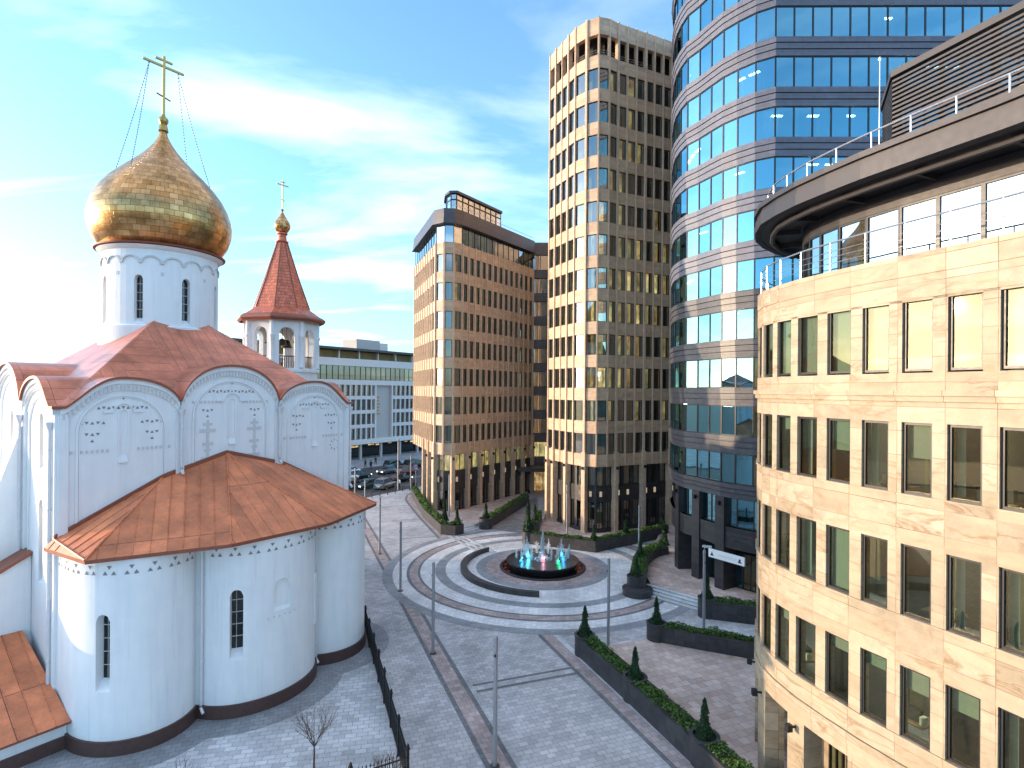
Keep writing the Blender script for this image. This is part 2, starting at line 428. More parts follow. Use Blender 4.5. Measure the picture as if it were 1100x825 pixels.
# ================================================================ tan stone tower
def irange(a, b): return range(a, b+1)
def tower():
    rd = (.906, .423); ld = (-.423, .906)
    root = thing('office_tower', 'tall tan stone office tower with rounded corner and open top storey', 'office tower', (9, 62, 0))
    L0 = (6.84, 62.2)
    left = [(L0[0]+ld[0]*1.45*k, L0[1]+ld[1]*1.45*k) for k in (4, 3, 2, 1)]
    right = [(9.14+rd[0]*1.255*k, 60.28+rd[1]*1.255*k) for k in range(0, 14)]
    right[1] = (10.36, 60.62)
    pts = left+[L0, (7.93, 61.0)]+right
    tops = [54.14-3.6*k for k in range(13)]
    wall = MB()
    band(wall, pts, 54.14, 55.95, .02, .5)
    for k, zt in enumerate(tops):
        zb = zt-2.25; nz = tops[k+1] if k < 12 else 7.34
        band(wall, pts, nz, zb, .02, .42)
    vn = vnormals(pts)
    for i in range(len(pts)-1):
        p, q = pts[i], pts[i+1]; L = math.hypot(q[0]-p[0], q[1]-p[1]); d = norm((q[0]-p[0], q[1]-p[1]))
        e = .075*L
        wall.obox(p, d, .02, e, -.40, 0, 8.8, 54.2); wall.obox(p, d, L-e, L-.02, -.40, 0, 8.8, 54.2)
    wall.build('wall', 'granite_pink', root)
    majors = {1, 3, 5, 8, 11, 14, 17}
    for i in range(len(pts)):
        d = (-vn[i][1], vn[i][0]); w = .12 if i in majors else .07
        mb = MB(); mb.obox(pts[i], d, -w, w, -.35, .16 if i in majors else .11, 7.36, 56.02)
        mb.build('pilaster', 'granite_pink_fin', root)
        if i in majors or i == 0:
            mb = MB(); mb.obox(pts[i], d, -.23, .23, -.45, .26, 0, 8.86); mb.obox(pts[i], d, -.3, .3, -.5, .32, 0, .35)
            mb.build('column', 'granite_pink_fin', root)
            lm = MB(); lm.obox(pts[i], d, -.1, .1, .262, .5, 7.0, 7.3)
            lm.build('wall_lamp', 'iron_black', root)
    W = Wins(); room = MB()
    r = random.Random(5)
    for i in range(len(pts)-1):
        p, q = pts[i], pts[i+1]; L = math.hypot(q[0]-p[0], q[1]-p[1]); d = norm((q[0]-p[0], q[1]-p[1])); n = (d[1], -d[0])
        a = lerp(p, q, .08); b = lerp(p, q, .92)
        A = (a[0]-n[0]*.15, a[1]-n[1]*.15); B = (b[0]-n[0]*.15, b[1]-n[1]*.15)
        C = (p[0]-n[0]*1.6, p[1]-n[1]*1.6); D = (q[0]-n[0]*1.6, q[1]-n[1]*1.6)
        for k, zt in enumerate(tops):
            z0 = zt-2.25
            if k == 0:
                room.face([(*C, z0-.5), (*D, z0-.5), (*D, zt+.6), (*C, zt+.6)], 0)
                continue
            front = i >= 5
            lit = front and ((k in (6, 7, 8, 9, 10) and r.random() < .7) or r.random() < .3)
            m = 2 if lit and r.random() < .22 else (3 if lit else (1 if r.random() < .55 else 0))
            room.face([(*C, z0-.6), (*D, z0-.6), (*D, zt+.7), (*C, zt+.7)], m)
            bl = [(.66, .97, .02, .98, .12)] if (front and r.random() < .85) else ([(.62, .97, .02, .98, .12)] if r.random() < .4 else [])
            W.add(A, B, z0, zt, blinds=bl, bm='blind_pale' if r.random() < .45 else 'blind_green')
        # first floor in dark stone
        A2 = (a[0]-n[0]*.55, a[1]-n[1]*.55); B2 = (b[0]-n[0]*.55, b[1]-n[1]*.55)
        W.add(A2, B2, 5.16, 7.32, blinds=[(.6, .97, .02, .98, .12)], bm='blind_pale' if r.random() < .5 else 'blind_green')
        room.face([(*C, 4.8), (*D, 4.8), (*D, 7.8), (*C, 7.8)], 1)
        W.add(A2, B2, .5, 3.4, mull=(.5,), tran=(.25,))
        room.face([(*C, 0), (*D, 0), (*D, 3.7), (*C, 3.7)], 1 if r.random() < .6 else 0)
    base = MB()
    ip = offs(pts, -.35)
    band(base, ip, 3.45, 5.14, 0, .5); band(base, ip, .02, .48, .02, .5)
    for i in range(len(pts)-1):
        p, q = ip[i], ip[i+1]; L = math.hypot(q[0]-p[0], q[1]-p[1]); d = norm((q[0]-p[0], q[1]-p[1]))
        e = .14*L
        for a, b in ((.0, e), (L-e, L)): base.obox(p, d, a+.004, b-.004, -.45, -.02, .1, 7.34)
    base.build('base_wall', 'granite_dark', root)
    for i in range(len(pts)-1):
        if i in (0, 2, 4, 5, 6, 8, 9, 11, 12, 14):
            m = lerp(ip[i], ip[i+1], .5); d = norm((ip[i+1][0]-ip[i][0], ip[i+1][1]-ip[i][1]))
            mb = MB(); mb.obox(m, d, -.14, .14, .004, .12, 4.05, 4.62, 0); mb.obox(m, d, -.17, .17, .002, .06, 4.0, 4.67, 1)
            mb.build('lantern', ['lantern_glow', 'metal_bronze'], root)
    room.build('interior', ['room_dark', 'room_olive', 'room_lit', 'room_lit_dim'], root, recalc=False)
    # loggia rails
    for i in range(3, 12):
        mb = MB(); p, q = offs(pts, -.25)[i], offs(pts, -.25)[i+1]
        for z in (52.1, 52.35, 52.6): mb.tube([(*p, z), (*q, z)], .025, 5)
        mb.build('railing', 'steel', root)
    W.emit(root, ['glass_office', 'frame_dark', 'blind_green'], 100)
    # back, roof
    inn = offs(pts, -.45); e = inn[-1]; s = inn[0]
    back = [(e[0]-.423*22, e[1]+.906*22), (s[0]+.906*4, s[1]+.423*4+10), ]
    mb = MB(); poly = inn+back
    mb.prism(poly, 54.3, 54.9); mb.build('roof', 'metal_dark', root)
    mb = MB(); pl = [e, *back, s]
    for i in range(3): mb.face([(*pl[i], 0), (*pl[i+1], 0), (*pl[i+1], 55.95), (*pl[i], 55.95)])
    mb.build('rear_wall', 'granite_pink', root, recalc=False)
    pc = [(15.5, 66), (24, 70), (22, 76), (13.5, 72)]
    mb = MB(); mb.prism(pc, 54.9, 57.6); mb.build('plant_room', 'metal_dark', root)
tower()

# ================================================================ lower tan block with penthouse
def block():
    root = thing('office_block', 'lower tan stone office block with dark glazed penthouse and rounded corner', 'office block', (-4, 76, 0))
    ld = (-.344, .939); rd = (.564, .826)
    left = [(-9.8+ld[0]*1.62*k, 70.8+ld[1]*1.62*k) for k in range(9, -1, -1)]
    right = [(-6.4+rd[0]*1.3*k, 71.1+rd[1]*1.3*k) for k in range(0, 14)]
    pts = left+[(-8.6, 69.95), (-7.4, 70.1)]+right
    vn = vnormals(pts); N = len(pts)
    tops = [32.7-3.6*k for k in range(7)]
    wall = MB()
    band(wall, pts, 32.7, 34.1, .02, .5)
    for k, zt in enumerate(tops):
        band(wall, pts, tops[k+1] if k < 6 else 7.45, zt-2.2, .02, .42)
    W = Wins(); room = MB(); r = random.Random(9)
    for i in range(N-1):
        p, q = pts[i], pts[i+1]; L = math.hypot(q[0]-p[0], q[1]-p[1]); d = norm((q[0]-p[0], q[1]-p[1])); n = (d[1], -d[0])
        corner = 8 <= i <= 11
        e = .14 if corner else .21
        wall.obox(p, d, .02, e*L, -.40, 0, 8.8, 32.75); wall.obox(p, d, L-e*L, L-.02, -.40, 0, 8.8, 32.75)
        a = lerp(p, q, e+.005); b = lerp(p, q, 1-e-.005)
        A = (a[0]-n[0]*.15, a[1]-n[1]*.15); B = (b[0]-n[0]*.15, b[1]-n[1]*.15)
        C = (p[0]-n[0]*1.5, p[1]-n[1]*1.5); D = (q[0]-n[0]*1.5, q[1]-n[1]*1.5)
        for k, zt in enumerate(tops):
            z0 = zt-2.2
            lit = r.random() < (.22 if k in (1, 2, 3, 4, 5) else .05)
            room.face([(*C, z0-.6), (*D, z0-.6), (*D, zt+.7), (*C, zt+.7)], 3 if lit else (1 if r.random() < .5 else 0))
            bl = [(.55, .97, .02, .98, .12)] if r.random() < .75 else []
            W.add(A, B, z0, zt, blinds=bl, bm='blind_pale' if r.random() < .4 else 'blind_green')
        A = (p[0]-n[0]*.3, p[1]-n[1]*.3); B = (q[0]-n[0]*.3, q[1]-n[1]*.3)
        # glazed storey under the dark eaves
        W.add((p[0]-n[0]*.12, p[1]-n[1]*.12), (q[0]-n[0]*.12, q[1]-n[1]*.12), 34.12, 36.42, fw=.035,
              blinds=[(.1, .9, .02, .98, .4)] if r.random() < .35 else [], bm='blind_pale', glass='glass_office' if i > 11 else 'glass_sky')
        room.face([(*C, 34.1), (*D, 34.1), (*D, 36.4), (*C, 36.4)], 1 if i > 10 else 0)
        if i < 5: continue
        W.add(A, B, 5.38, 7.42, blinds=[(.05, .3, .02, .98, .3)] if r.random() < .5 else [], bm='blind_pale', fw=.05)
        room.face([(*C, 4.9), (*D, 4.9), (*D, 7.8), (*C, 7.8)], 2 if 8 <= i <= 17 else 3)
        W.add(A, B, .4, 2.95, mull=(.5,), tran=(.8,))
        room.face([(*C, 0), (*D, 0), (*D, 3.2), (*C, 3.2)], 0)
    wall.build('wall', 'granite_pink', root)
    majors = set(range(1, N, 2))
    for i in range(N):
        d = (-vn[i][1], vn[i][0])
        mb = MB(); mb.obox(pts[i], d, -.10, .10, -.35, .12, 7.46, 34.16)
        mb.build('pilaster', 'granite_pink_fin', root)
        if i in majors and i >= 5:
            mb = MB(); mb.obox(pts[i], d, -.24, .24, -.4, .26, 0, 8.86); mb.obox(pts[i], d, -.3, .3, -.45, .32, 0, .3)
            mb.build('column', 'granite_pink_fin', root)
            if i > 6:
                lm = MB(); lm.obox(pts[i], d, -.1, .1, .262, .5, 6.8, 7.1); lm.build('wall_lamp', 'iron_black', root)
                m = lerp(pts[i], pts[min(i+1, N-1)], .5); dd = norm((pts[min(i+1, N-1)][0]-pts[i-1][0], pts[min(i+1, N-1)][1]-pts[i-1][1]))
                if i < N-1:
                    mb = MB(); mb.obox(m, dd, -.14, .14, -.16, .04, 4.0, 4.6, 0); mb.obox(m, dd, -.17, .17, -.18, -.02, 3.95, 4.65, 1)
                    mb.build('lantern', ['lantern_glow', 'metal_bronze'], root)
    base = MB(); ip = offs(pts, -.2)
    band(base, ip[5:], 2.97, 5.36, 0, .4); band(base, ip[5:], .02, .38, .02, .3)
    sp = offs(pts, -.5)[:6]; ins = offs(pts, -9)[5]
    sf = MB(); sf.prism(sp+[ins, (sp[0][0]+8.6, sp[0][1]+3)], 7.42, 7.5); sf.build('soffit', 'metal_panel', root)
    base.face([(*ip[5], 0), (*ins, 0), (*ins, 7.42), (*ip[5], 7.42)])
    for i in range(5, N-1):
        p, q = ip[i], ip[i+1]; L = math.hypot(q[0]-p[0], q[1]-p[1]); d = norm((q[0]-p[0], q[1]-p[1]))
        base.obox(p, d, .004, .16*L, -.35, -.02, .1, 3.1)
    base.build('base_wall', 'granite_dark', root)
    room.build('interior', ['room_dark', 'room_olive', 'room_lit', 'room_lit_dim'], root, recalc=False)
    W.emit(root, ['glass_office', 'frame_dark', 'blind_green'], 100)
    eave = MB(); band(eave, pts, 36.45, 37.25, .30, .6); band(eave, pts, 37.27, 38.3, .22, .6)
    band(eave, pts, 36.38, 36.44, .5, .3)
    eave.build('eaves', 'metal_panel', root)
    mb = MB(); ring = offs(pts, .1)
    for i in range(9, N-1): mb.tube([(*ring[i], 38.75), (*ring[i+1], 38.75)], .03, 5); mb.tube([(*ring[i], 38.3), (*ring[i], 38.75)], .025, 5)
    mb.build('roof_railing', 'steel', root)
    # penthouse set back
    pp = [(-9.3, 77.2), (-8.85, 74.6), (-8.2, 73.45), (-7.45, 73.4)]+[(-7.45+.564*1.25*k, 73.4+.826*1.25*k) for k in range(1, 9)]
    PW = Wins(); ph = MB(); rm = MB()
    for i in range(len(pp)-1):
        PW.add(pp[i], pp[i+1], 38.3, 40.6, fw=.07, glass='glass_sky'); PW.add(pp[i], pp[i+1], 40.62, 41.35, fw=.07, glass='glass_sky')
    PW.emit(root, ['glass_sky', 'frame_dark', 'blind_green'], 40, 'penthouse_window')
    q = offs(pp, -.7)
    for i in range(len(pp)-1): rm.face([(*q[i], 38.2), (*q[i+1], 38.2), (*q[i+1], 41.3), (*q[i], 41.3)], 0)
    rm.build('penthouse_interior', ['room_dark'], root, recalc=False)
    po = offs(pp, .3); ph.prism(po+[(po[-1][0]-2.5, po[-1][1]+2.5)], 41.37, 41.7); ph.build('penthouse_roof', 'metal_dark', root)
    inn = offs(pts, -.45); e = inn[-1]; s = inn[0]
    back = [(e[0]-.826*12, e[1]+.564*12+6), (s[0]+10, s[1]+14)]
    mb = MB(); mb.prism(inn+back, 37.6, 38.25); mb.build('roof', 'metal_dark', root)
    mb = MB(); pl = [e, *back, s]
    for i in range(3): mb.face([(*pl[i], 7.45 if i == 2 else 0), (*pl[i+1], 7.45 if i == 2 else 0), (*pl[i+1], 38.2), (*pl[i], 38.2)])
    mb.build('rear_wall', 'granite_pink', root, recalc=False)
block()

# ================================================================ dark link between them
def link():
    root = thing('glass_link', 'dark glazed link building with lit doorway between the two tan stone buildings', 'link building', (6, 88, 0))
    p0 = (2.6, 86.2); p1 = (10.5, 86.2)
    mb = MB(); mb.box(2.4, 11.5, 86.8, 92, 0, 38.6)
    mb.build('wall', 'metal_panel', root)
    sl = MB(); W = Wins(); r = random.Random(3); room = MB()
    for k in range(9):
        z = 5.4+3.6*k
        sl.box(2.5, 11, 86.05, 86.78, z+2.3, z+3.58)
        for j in range(5):
            a = (2.6+1.65*j, 86.3); b = (2.6+1.65*(j+1), 86.3)
            W.add(a, b, z, z+2.28, fw=.05)
            room.face([(a[0], 86.7, z), (b[0], 86.7, z), (b[0], 86.7, z+2.28), (a[0], 86.7, z+2.28)], 1 if k == 0 else (2 if r.random() < .4 else 0))
    sl.box(2.5, 11, 86.05, 86.78, 4.0, 5.38)
    sl.build('spandrel', 'metal_panel', root)
    room.build('interior', ['room_dark', 'room_lit', 'room_olive'], root, recalc=False)
    W.emit(root, ['glass_office', 'frame_dark', 'blind_green'], 60)
    mb = MB(); mb.box(1.0, 7.2, 82.2, 86.0, 3.6, 4.1); mb.box(.9, 7.3, 82.1, 86.0, 3.95, 4.25)
    mb.build('canopy', 'metal_dark', root)
    mb = MB(); mb.box(3.2, 3.4, 86.3, 86.7, .1, 3.2); mb.box(6.4, 6.6, 86.3, 86.7, .1, 3.2); mb.box(3.4, 6.4, 86.3, 86.7, 3.0, 3.2); mb.box(4.85, 4.95, 86.4, 86.7, .1, 3.0)
    mb.box(3.4, 6.4, 86.66, 86.72, .1, 3.0, 1)
    mb.build('door', ['wood_dark', 'room_lit_dim'], root)
link()

# ================================================================ curved glass tower
def glass_tower():
    root = thing('glass_tower', 'curved blue glass tower with grey stone bands behind the sandstone building', 'office tower', (22, 46, 0))
    pts = [(17.4, 57.5), (16.0, 55.2), (15.1, 53.0), (14.55, 50.6), (14.35, 49.2), (14.35, 47.9), (14.5, 46.6), (15.1, 45.4), (15.6, 44.1), (16.1, 42.9), (16.8, 41.9), (17.7, 40.9), (18.8, 40.2)]
    pts += [(18.8+1.33*k, 40.2-.02*k) for k in range(1, 18)]
    N = len(pts); vn = vnormals(pts)
    tops = [54.1-3.6*k for k in range(13)]      # 54.1 ... 10.9
    W = Wins(); room = MB(); r = random.Random(21)
    for k in range(14):
        zt = 54.1-3.6*k
        mb = MB(); z0 = zt+.02; z1 = zt+1.34; dark = zt < 22  # lower bands get the stone with painted-in church shadow
        if k == 13: z1 = 8.62; z0 = 7.55
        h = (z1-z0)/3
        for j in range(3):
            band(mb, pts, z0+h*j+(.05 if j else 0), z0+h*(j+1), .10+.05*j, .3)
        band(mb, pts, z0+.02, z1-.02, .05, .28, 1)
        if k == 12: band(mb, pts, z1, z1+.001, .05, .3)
        mb.build('spandrel', ['band_shaded' if dark else 'band_stone', 'joint_black'], root)
    for k, zt in enumerate(tops):
        for i in range(N-1):
            p, q = pts[i], pts[i+1]; d = norm((q[0]-p[0], q[1]-p[1])); n = (d[1], -d[0])
            C = (p[0]-n[0]*2, p[1]-n[1]*2); D = (q[0]-n[0]*2, q[1]-n[1]*2)
            low = zt < 22
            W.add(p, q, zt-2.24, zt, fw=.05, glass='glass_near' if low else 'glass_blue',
                  blinds=[(.05, .95, .02 if r.random() < .5 else .4, .98, .25)] if r.random() < (.6 if low else .22) else [], bm=r.choice(['blind_pale', 'blind_green', 'blind_grey']))
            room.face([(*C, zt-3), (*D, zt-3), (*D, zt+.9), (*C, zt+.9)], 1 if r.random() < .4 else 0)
            if r.random() < .16:
                m = lerp(C, D, .5); m = (m[0]+n[0]*.8, m[1]+n[1]*.8)
                room.obox(m, d, -.4, .4, -.1, .1, zt-.12, zt-.06, 2)
    # lower storeys
    dk = MB(); piers = [5, 7, 9, 12, 15, 18, 21, 24]
    for a, b in zip([1]+piers, piers+[N-1]):
        for i in range(a, b):
            p, q = pts[i], pts[i+1]; d = norm((q[0]-p[0], q[1]-p[1])); n = (d[1], -d[0])
            P = (p[0]-n[0]*.3, p[1]-n[1]*.3); Q = (q[0]-n[0]*.3, q[1]-n[1]*.3)
            C = (p[0]-n[0]*1.8, p[1]-n[1]*1.8); D = (q[0]-n[0]*1.8, q[1]-n[1]*1.8)
            W.add(P, Q, 5.34, 7.5, fw=.05, glass='glass_near', blinds=[(.05, .95, .02, .98, .3)] if r.random() < .5 else [], bm='blind_green')
            room.face([(*C, 5), (*D, 5), (*D, 7.7), (*C, 7.7)], 0)
            C2 = (p[0]-n[0]*2.4, p[1]-n[1]*2.4); D2 = (q[0]-n[0]*2.4, q[1]-n[1]*2.4)
            P2 = (p[0]-n[0]*1.2, p[1]-n[1]*1.2); Q2 = (q[0]-n[0]*1.2, q[1]-n[1]*1.2)
            W.add(P2, Q2, .5, 3.2, fw=.07, glass='glass_near', mull=(.5,), tran=(.2,))
            room.face([(*C2, .3), (*D2, .3), (*D2, 3.6), (*C2, 3.6)], 0)
    for j in range(5): band(dk, pts[1:], 3.75+.32*j, 4.03+.32*j+.02*(j == 4), .04+.004*j, .35)
    band(dk, pts[1:], 3.72, 5.33, .02, .34)
    dk.build('base_wall', 'granite_dark', root)
    for i in piers:
        d = (-vn[i][1], vn[i][0])
        mb = MB(); mb.obox(pts[i], d, -.42, .42, -1.25, .16, .0, 7.53)
        mb.build('pier', 'granite_dark', root)
        lm = MB(); lm.obox(pts[i], d, -.1, .1, .162, .4, 6.9, 7.2); lm.build('wall_lamp', 'iron_black', root)
    W.emit(root, ['glass_blue', 'frame_dark', 'blind_green'], 100)
    room.build('interior', ['room_dark', 'room_olive', 'lamp_strip'], root, recalc=False)
    mb = MB(); inn = offs(pts, -.2)
    mb.prism(inn+[(43, 62), (22, 64)], 55.5, 56.2); mb.build('roof', 'metal_dark', root)
    mb = MB(); pl = [inn[-1], (43, 62), (22, 64), inn[0]]
    for i in range(3): mb.face([(*pl[i], 0), (*pl[i+1], 0), (*pl[i+1], 56), (*pl[i], 56)])
    mb.build('rear_wall', 'band_shaded', root, recalc=False)
    # sign over the shop entrance
    s = thing('shop_sign', 'white shop sign board over the dark entrance of the glass tower', 'sign', (16.5, 42.3, 2.78))
    a, b = (15.52, 43.45), (17.25, 40.95); d = norm((b[0]-a[0], b[1]-a[1])); L = math.hypot(b[0]-a[0], b[1]-a[1])
    mb = MB(); mb.obox(a, d, 0, L, .12, .24, 2.78, 3.42); mb.build('board', 'sign_white', s)
    mk = MB()
    def poly(u, z, ps): mk.face([(a[0]+d[0]*(u+x)+d[1]*.244, a[1]+d[1]*(u+x)-d[0]*.244, z+y) for x, y in ps], 0)
    poly(.32, 2.93, [(-.14, 0), (.14, 0), (.1, .1), (.03, .2), (.02, .3), (-.03, .3), (-.05, .18), (-.14, .08)])
    mk.build('emblem', 'sign_black', s, recalc=False); mk = MB()
    poly(L-.36, 2.93, [(-.14, 0), (.16, 0), (.15, .08), (.03, .12), (.1, .22), (.06, .3), (-.06, .28), (-.08, .14), (-.14, .1)])
    mk.build('emblem', 'sign_black', s, recalc=False)
    mk = MB(); rr = random.Random(2); u = .62
    while u < L-.7:
        if rr.random() < .85:
            for dx, w, z, h in ((0, .025, 2.98, .2), (.05, .03, 2.98+rr.random()*.15, .04), (.07, .022, 3.0, .15+.05*rr.random())):
                mk.face([(a[0]+d[0]*(u+x)+d[1]*.245, a[1]+d[1]*(u+x)-d[0]*.245, zz) for x, zz in ((dx, z), (dx+w, z), (dx+w, z+h), (dx, z+h))])
        u += .14
    mk.build('lettering', 'sign_faint', s, recalc=False)
glass_tower()

# ================================================================ near sandstone building
def sandstone():
    root = thing('sandstone_building', 'near curved sandstone office building with roof terrace and dark overhanging canopy', 'office building', (16, 16, 0))
    pts = [(14.2, 28.2), (12.9, 27.2), (11.8, 26.1), (11.0, 25.0), (10.45, 23.75), (10.12, 22.5), (10.15, 21.4), (10.32, 20.2), (10.68, 18.95), (11.1, 17.72), (11.58, 16.6), (12.08, 15.5), (12.58, 14.4)]
    pts += [(12.58+.436*k, 14.4-1.1*k) for k in range(1, 12)]
    N = len(pts); vn = vnormals(pts)
    heads = [18.27, 14.66, 11.06, 7.46]
    wall = MB()
    band(wall, pts, 18.95, 19.60, .03, .5); band(wall, pts, 18.27, 18.93, .02, .45)
    band(wall, pts, 18.2, 18.96, .0, .40)
    for k, h in enumerate(heads):
        z0 = h-2.16
        if k < 3: band(wall, pts, heads[k+1], z0, .015, .42)
    band(wall, pts, 15.28, 15.44, .10, .3); band(wall, pts, 15.44, 15.60, .17, .3)
    band(wall, pts, 4.55, 5.30, .015, .42); band(wall, pts, 4.18, 4.53, .07, .42); band(wall, pts, 3.75, 4.16, .03, .42)
    for k in range(1, 4): 
        z0 = heads[k]-2.16
        band(wall, pts, z0-.02, z0+.05, .05, .2)
    for i in range(N-1):
        p, q = pts[i], pts[i+1]; L = math.hypot(q[0]-p[0], q[1]-p[1]); d = norm((q[0]-p[0], q[1]-p[1]))
        wall.obox(p, d, .69*L, L+.002, -.40, 0, 5.2, 18.3)
    wall.build('wall', 'sandstone', root)
    W = Wins(); r = random.Random(17)
    blindplan = {}
    room = MB(); slabs = MB()
    for k, h in enumerate(heads):
        z0 = h-2.16
        for i in range(N-1):
            p, q = pts[i], pts[i+1]; d = norm((q[0]-p[0], q[1]-p[1])); n = (d[1], -d[0]); L = math.hypot(q[0]-p[0], q[1]-p[1])
            a = lerp(p, q, 0.0); b = lerp(p, q, .69)
            A = (a[0]-n[0]*.13, a[1]-n[1]*.13); B = (b[0]-n[0]*.13, b[1]-n[1]*.13)
            drop = r.choice([0, 0, 0, 0, .5, .65, .02, .75]); bl = []
            if k == 0: drop = r.choice([0, 0, .02, 0])
            if drop: bl.append((.04, .96, drop, .985, .16))
            elif r.random() < .6: bl.append((.04, .3, .02, .98, .3))
            W.add(A, B, z0+.05, h-.002, fw=.075, blinds=bl, bm=r.choice(['blind_grey', 'blind_green', 'blind_green']))
            # room behind
            C = (p[0]-n[0]*3.2, p[1]-n[1]*3.2); D = (q[0]-n[0]*3.2, q[1]-n[1]*3.2)
            room.face([(*C, z0-.8), (*D, z0-.8), (*D, h+.3), (*C, h+.3)], r.choice([0, 0, 1, 2]))
            if r.random() < .5:
                m = lerp(p, q, r.random()); cc = (m[0]-n[0]*1.3, m[1]-n[1]*1.3)
                room.obox(cc, d, -.45, .45, -.5, .3, z0-.02, z0+.05, 3)
                room.obox(cc, d, -.2, .25, -.1, .1, z0+.05, z0+.4, 4)
                if r.random() < .6: room.obox(cc, d, .3, .42, .0, .2, z0+.05, z0+.3, 5)
            if r.random() < .33 and k > 0:
                m = lerp(p, q, .5); cc = (m[0]-n[0]*1.7, m[1]-n[1]*1.7)
                room.obox(cc, d, -.5, .5, -.08, .08, h+.15, h+.2, 6)
            if r.random() < .3:
                m = lerp(p, q, .8); cc = (m[0]-n[0]*.5, m[1]-n[1]*.5)
                room.obox(cc, d, -.06, .06, -2.0, 0, z0-.7, h+.25, 2)
    for zf in [19.0-.5, 14.66+.35, 11.06+.35, 7.46+.35, 4.3]:
        band(slabs, offs(pts, -.44), zf, zf+.25, 0, 4.)
    slabs.build('floor_slab', 'room_ceiling', root)
    room.build('interior', ['room_dark', 'room_olive', 'room_floor', 'desk_wood', 'iron_black', 'blind_pale', 'lamp_strip'], root, recalc=False)
    # ground floor
    for i in range(1, N-1, 2):
        d = (-vn[i][1], vn[i][0])
        mb = MB(); mb.obox(pts[i], d, -.42, .42, -.75, -.02, 0, 3.76); mb.build('column', 'sandstone', root)
        lm = MB(); lm.obox(pts[i], d, -.09, .09, .16, .36, 3.3, 3.55); lm.obox(pts[i], d, -.03, .03, -.03, .17, 3.4, 3.46)
        lm.build('wall_lamp', 'iron_black', root)
    gp = offs(pts, -2.2)
    gw = MB(); band(gw, gp, 0, 3.8, 0, .2); gw.build('shopfront_wall', 'sandstone', root)
    for i in range(2, N-2):
        if i % 2 == 0:
            a = lerp(gp[i], gp[i+1], .1); b = lerp(gp[i], gp[i+1], .9); d = norm((b[0]-a[0], b[1]-a[1])); n = (d[1], -d[0])
            W.add((a[0]+n[0]*.04, a[1]+n[1]*.04), (b[0]+n[0]*.04, b[1]+n[1]*.04), .4, 3.0, mull=(.5,))
    # penthouse
    pp = offs(pts, -1.75)
    PW = Wins(); rm = MB(); sill = MB()
    for i in range(N-1):
        a, b = pp[i], pp[i+1]
        PW.add(a, b, 19.35, 21.65, fw=.06, glass='glass_sky')
    PW.emit(root, ['glass_sky', 'frame_dark', 'blind_green'], 40, 'penthouse_window')
    ii = offs(pp, -2.0)
    for i in range(N-1): rm.face([(*ii[i], 19), (*ii[i+1], 19), (*ii[i+1], 22), (*ii[i], 22)], 0)
    rm.build('penthouse_interior', ['blind_grey'], root, recalc=False)
    band(sill, pp, 21.67, 22.25, .03, .3); sill.build('penthouse_wall', 'metal_bronze', root)
    sill = MB(); band(sill, pp, 18.9, 19.33, .02, .3); sill.build('penthouse_plinth', 'metal_bronze', root)
    fl = MB(); back = [(24, 29), (30, 20), (30, 2)]
    fl.prism(offs(pts, -.46)+[(26, 3), (26, 29)], 18.75, 18.95); fl.build('terrace_floor', 'paver_mid', root)
    # canopy
    cn = MB(); band(cn, pts, 22.30, 22.36, .05, 4.2); band(cn, pts, 22.95, 23.0, .0, 7)
    cn.build('canopy_soffit', 'metal_dark', root)
    fa = MB(); band(fa, pts, 22.28, 22.72, .14, .12); band(fa, pts, 22.73, 22.92, .08, .1); band(fa, pts, 22.93, 23.12, .2, .3)
    fa.build('canopy_fascia', 'metal_bronze', root)
    for i in range(0, N, 2):
        d = (-vn[i][1], vn[i][0]); mb = MB(); mb.obox(pts[i], d, -.05, .05, -1.6, -.62, 22.10, 22.29); mb.build('canopy_rib', 'metal_dark', root)
    tb = MB(); q = offs(pts, -.55); tb.tube([(*p, 22.16) for p in q], .11, 8); tb.build('canopy_tube', 'metal_bronze', root)
    # railings
    for nm, off, z0, h, rails in (('terrace_railing', -.12, 19.6, 1.0, (.3, .5, .7)), ('roof_railing', -.35, 23.1, .75, ())):
        q = offs(pts, off)
        mb = MB(); mb.tube([(*p, z0+h) for p in q], .03, 6); mb.build(nm, 'steel', root)
        for t in rails:
            mb = MB(); mb.tube([(*p, z0+h*t) for p in q], .011, 5); mb.build('rail_wire', 'steel', root)
        for p in q[1:20]:
            mb = MB(); mb.tube([(*p, z0-.02), (*p, z0+h)], .028, 6); mb.build('railing_post', 'steel', root)
    # louvred plant screen on the roof
    sp = [(16.9, 24.6), (14.75, 22.3), (13.62, 20.05)]+[(13.62+.364*1.5*k, 20.05-.931*1.5*k) for k in range(1, 11)]
    fr = MB(); band(fr, sp, 26.85, 27.08, .1, .25); fr.build('screen_rail', 'metal_bronze', root)
    fr = MB(); band(fr, sp, 23.0, 23.15, .06, .2); fr.build('screen_rail', 'metal_bronze', root)
    for p, v in zip(sp, vnormals(sp)):
        d = (-v[1], v[0]); mb = MB(); mb.obox(p, d, -.05, .05, -.28, -.12, 23.1, 26.9); mb.build('screen_post', 'metal_dark', root)
    lv = MB()
    for j in range(22): band(lv, sp, 23.25+.163*j, 23.25+.163*j+.075, .04, .1)
    lv.build('louvre', 'metal_bronze', root)
    pm = MB(); pm.box(17.5, 21, 11, 20, 23.0, 26.2); pm.box(17.2, 19, 8, 10.4, 23.0, 26.5); pm.box(18, 20, 20.5, 21.5, 23, 25.5)
    pm.build('plant_unit', 'blind_grey', root)
    rr = MB(); rr.prism(offs(pts, -1.9)+[(26, 3), (26, 29)], 22.4, 22.93); rr.build('roof', 'metal_dark', root)
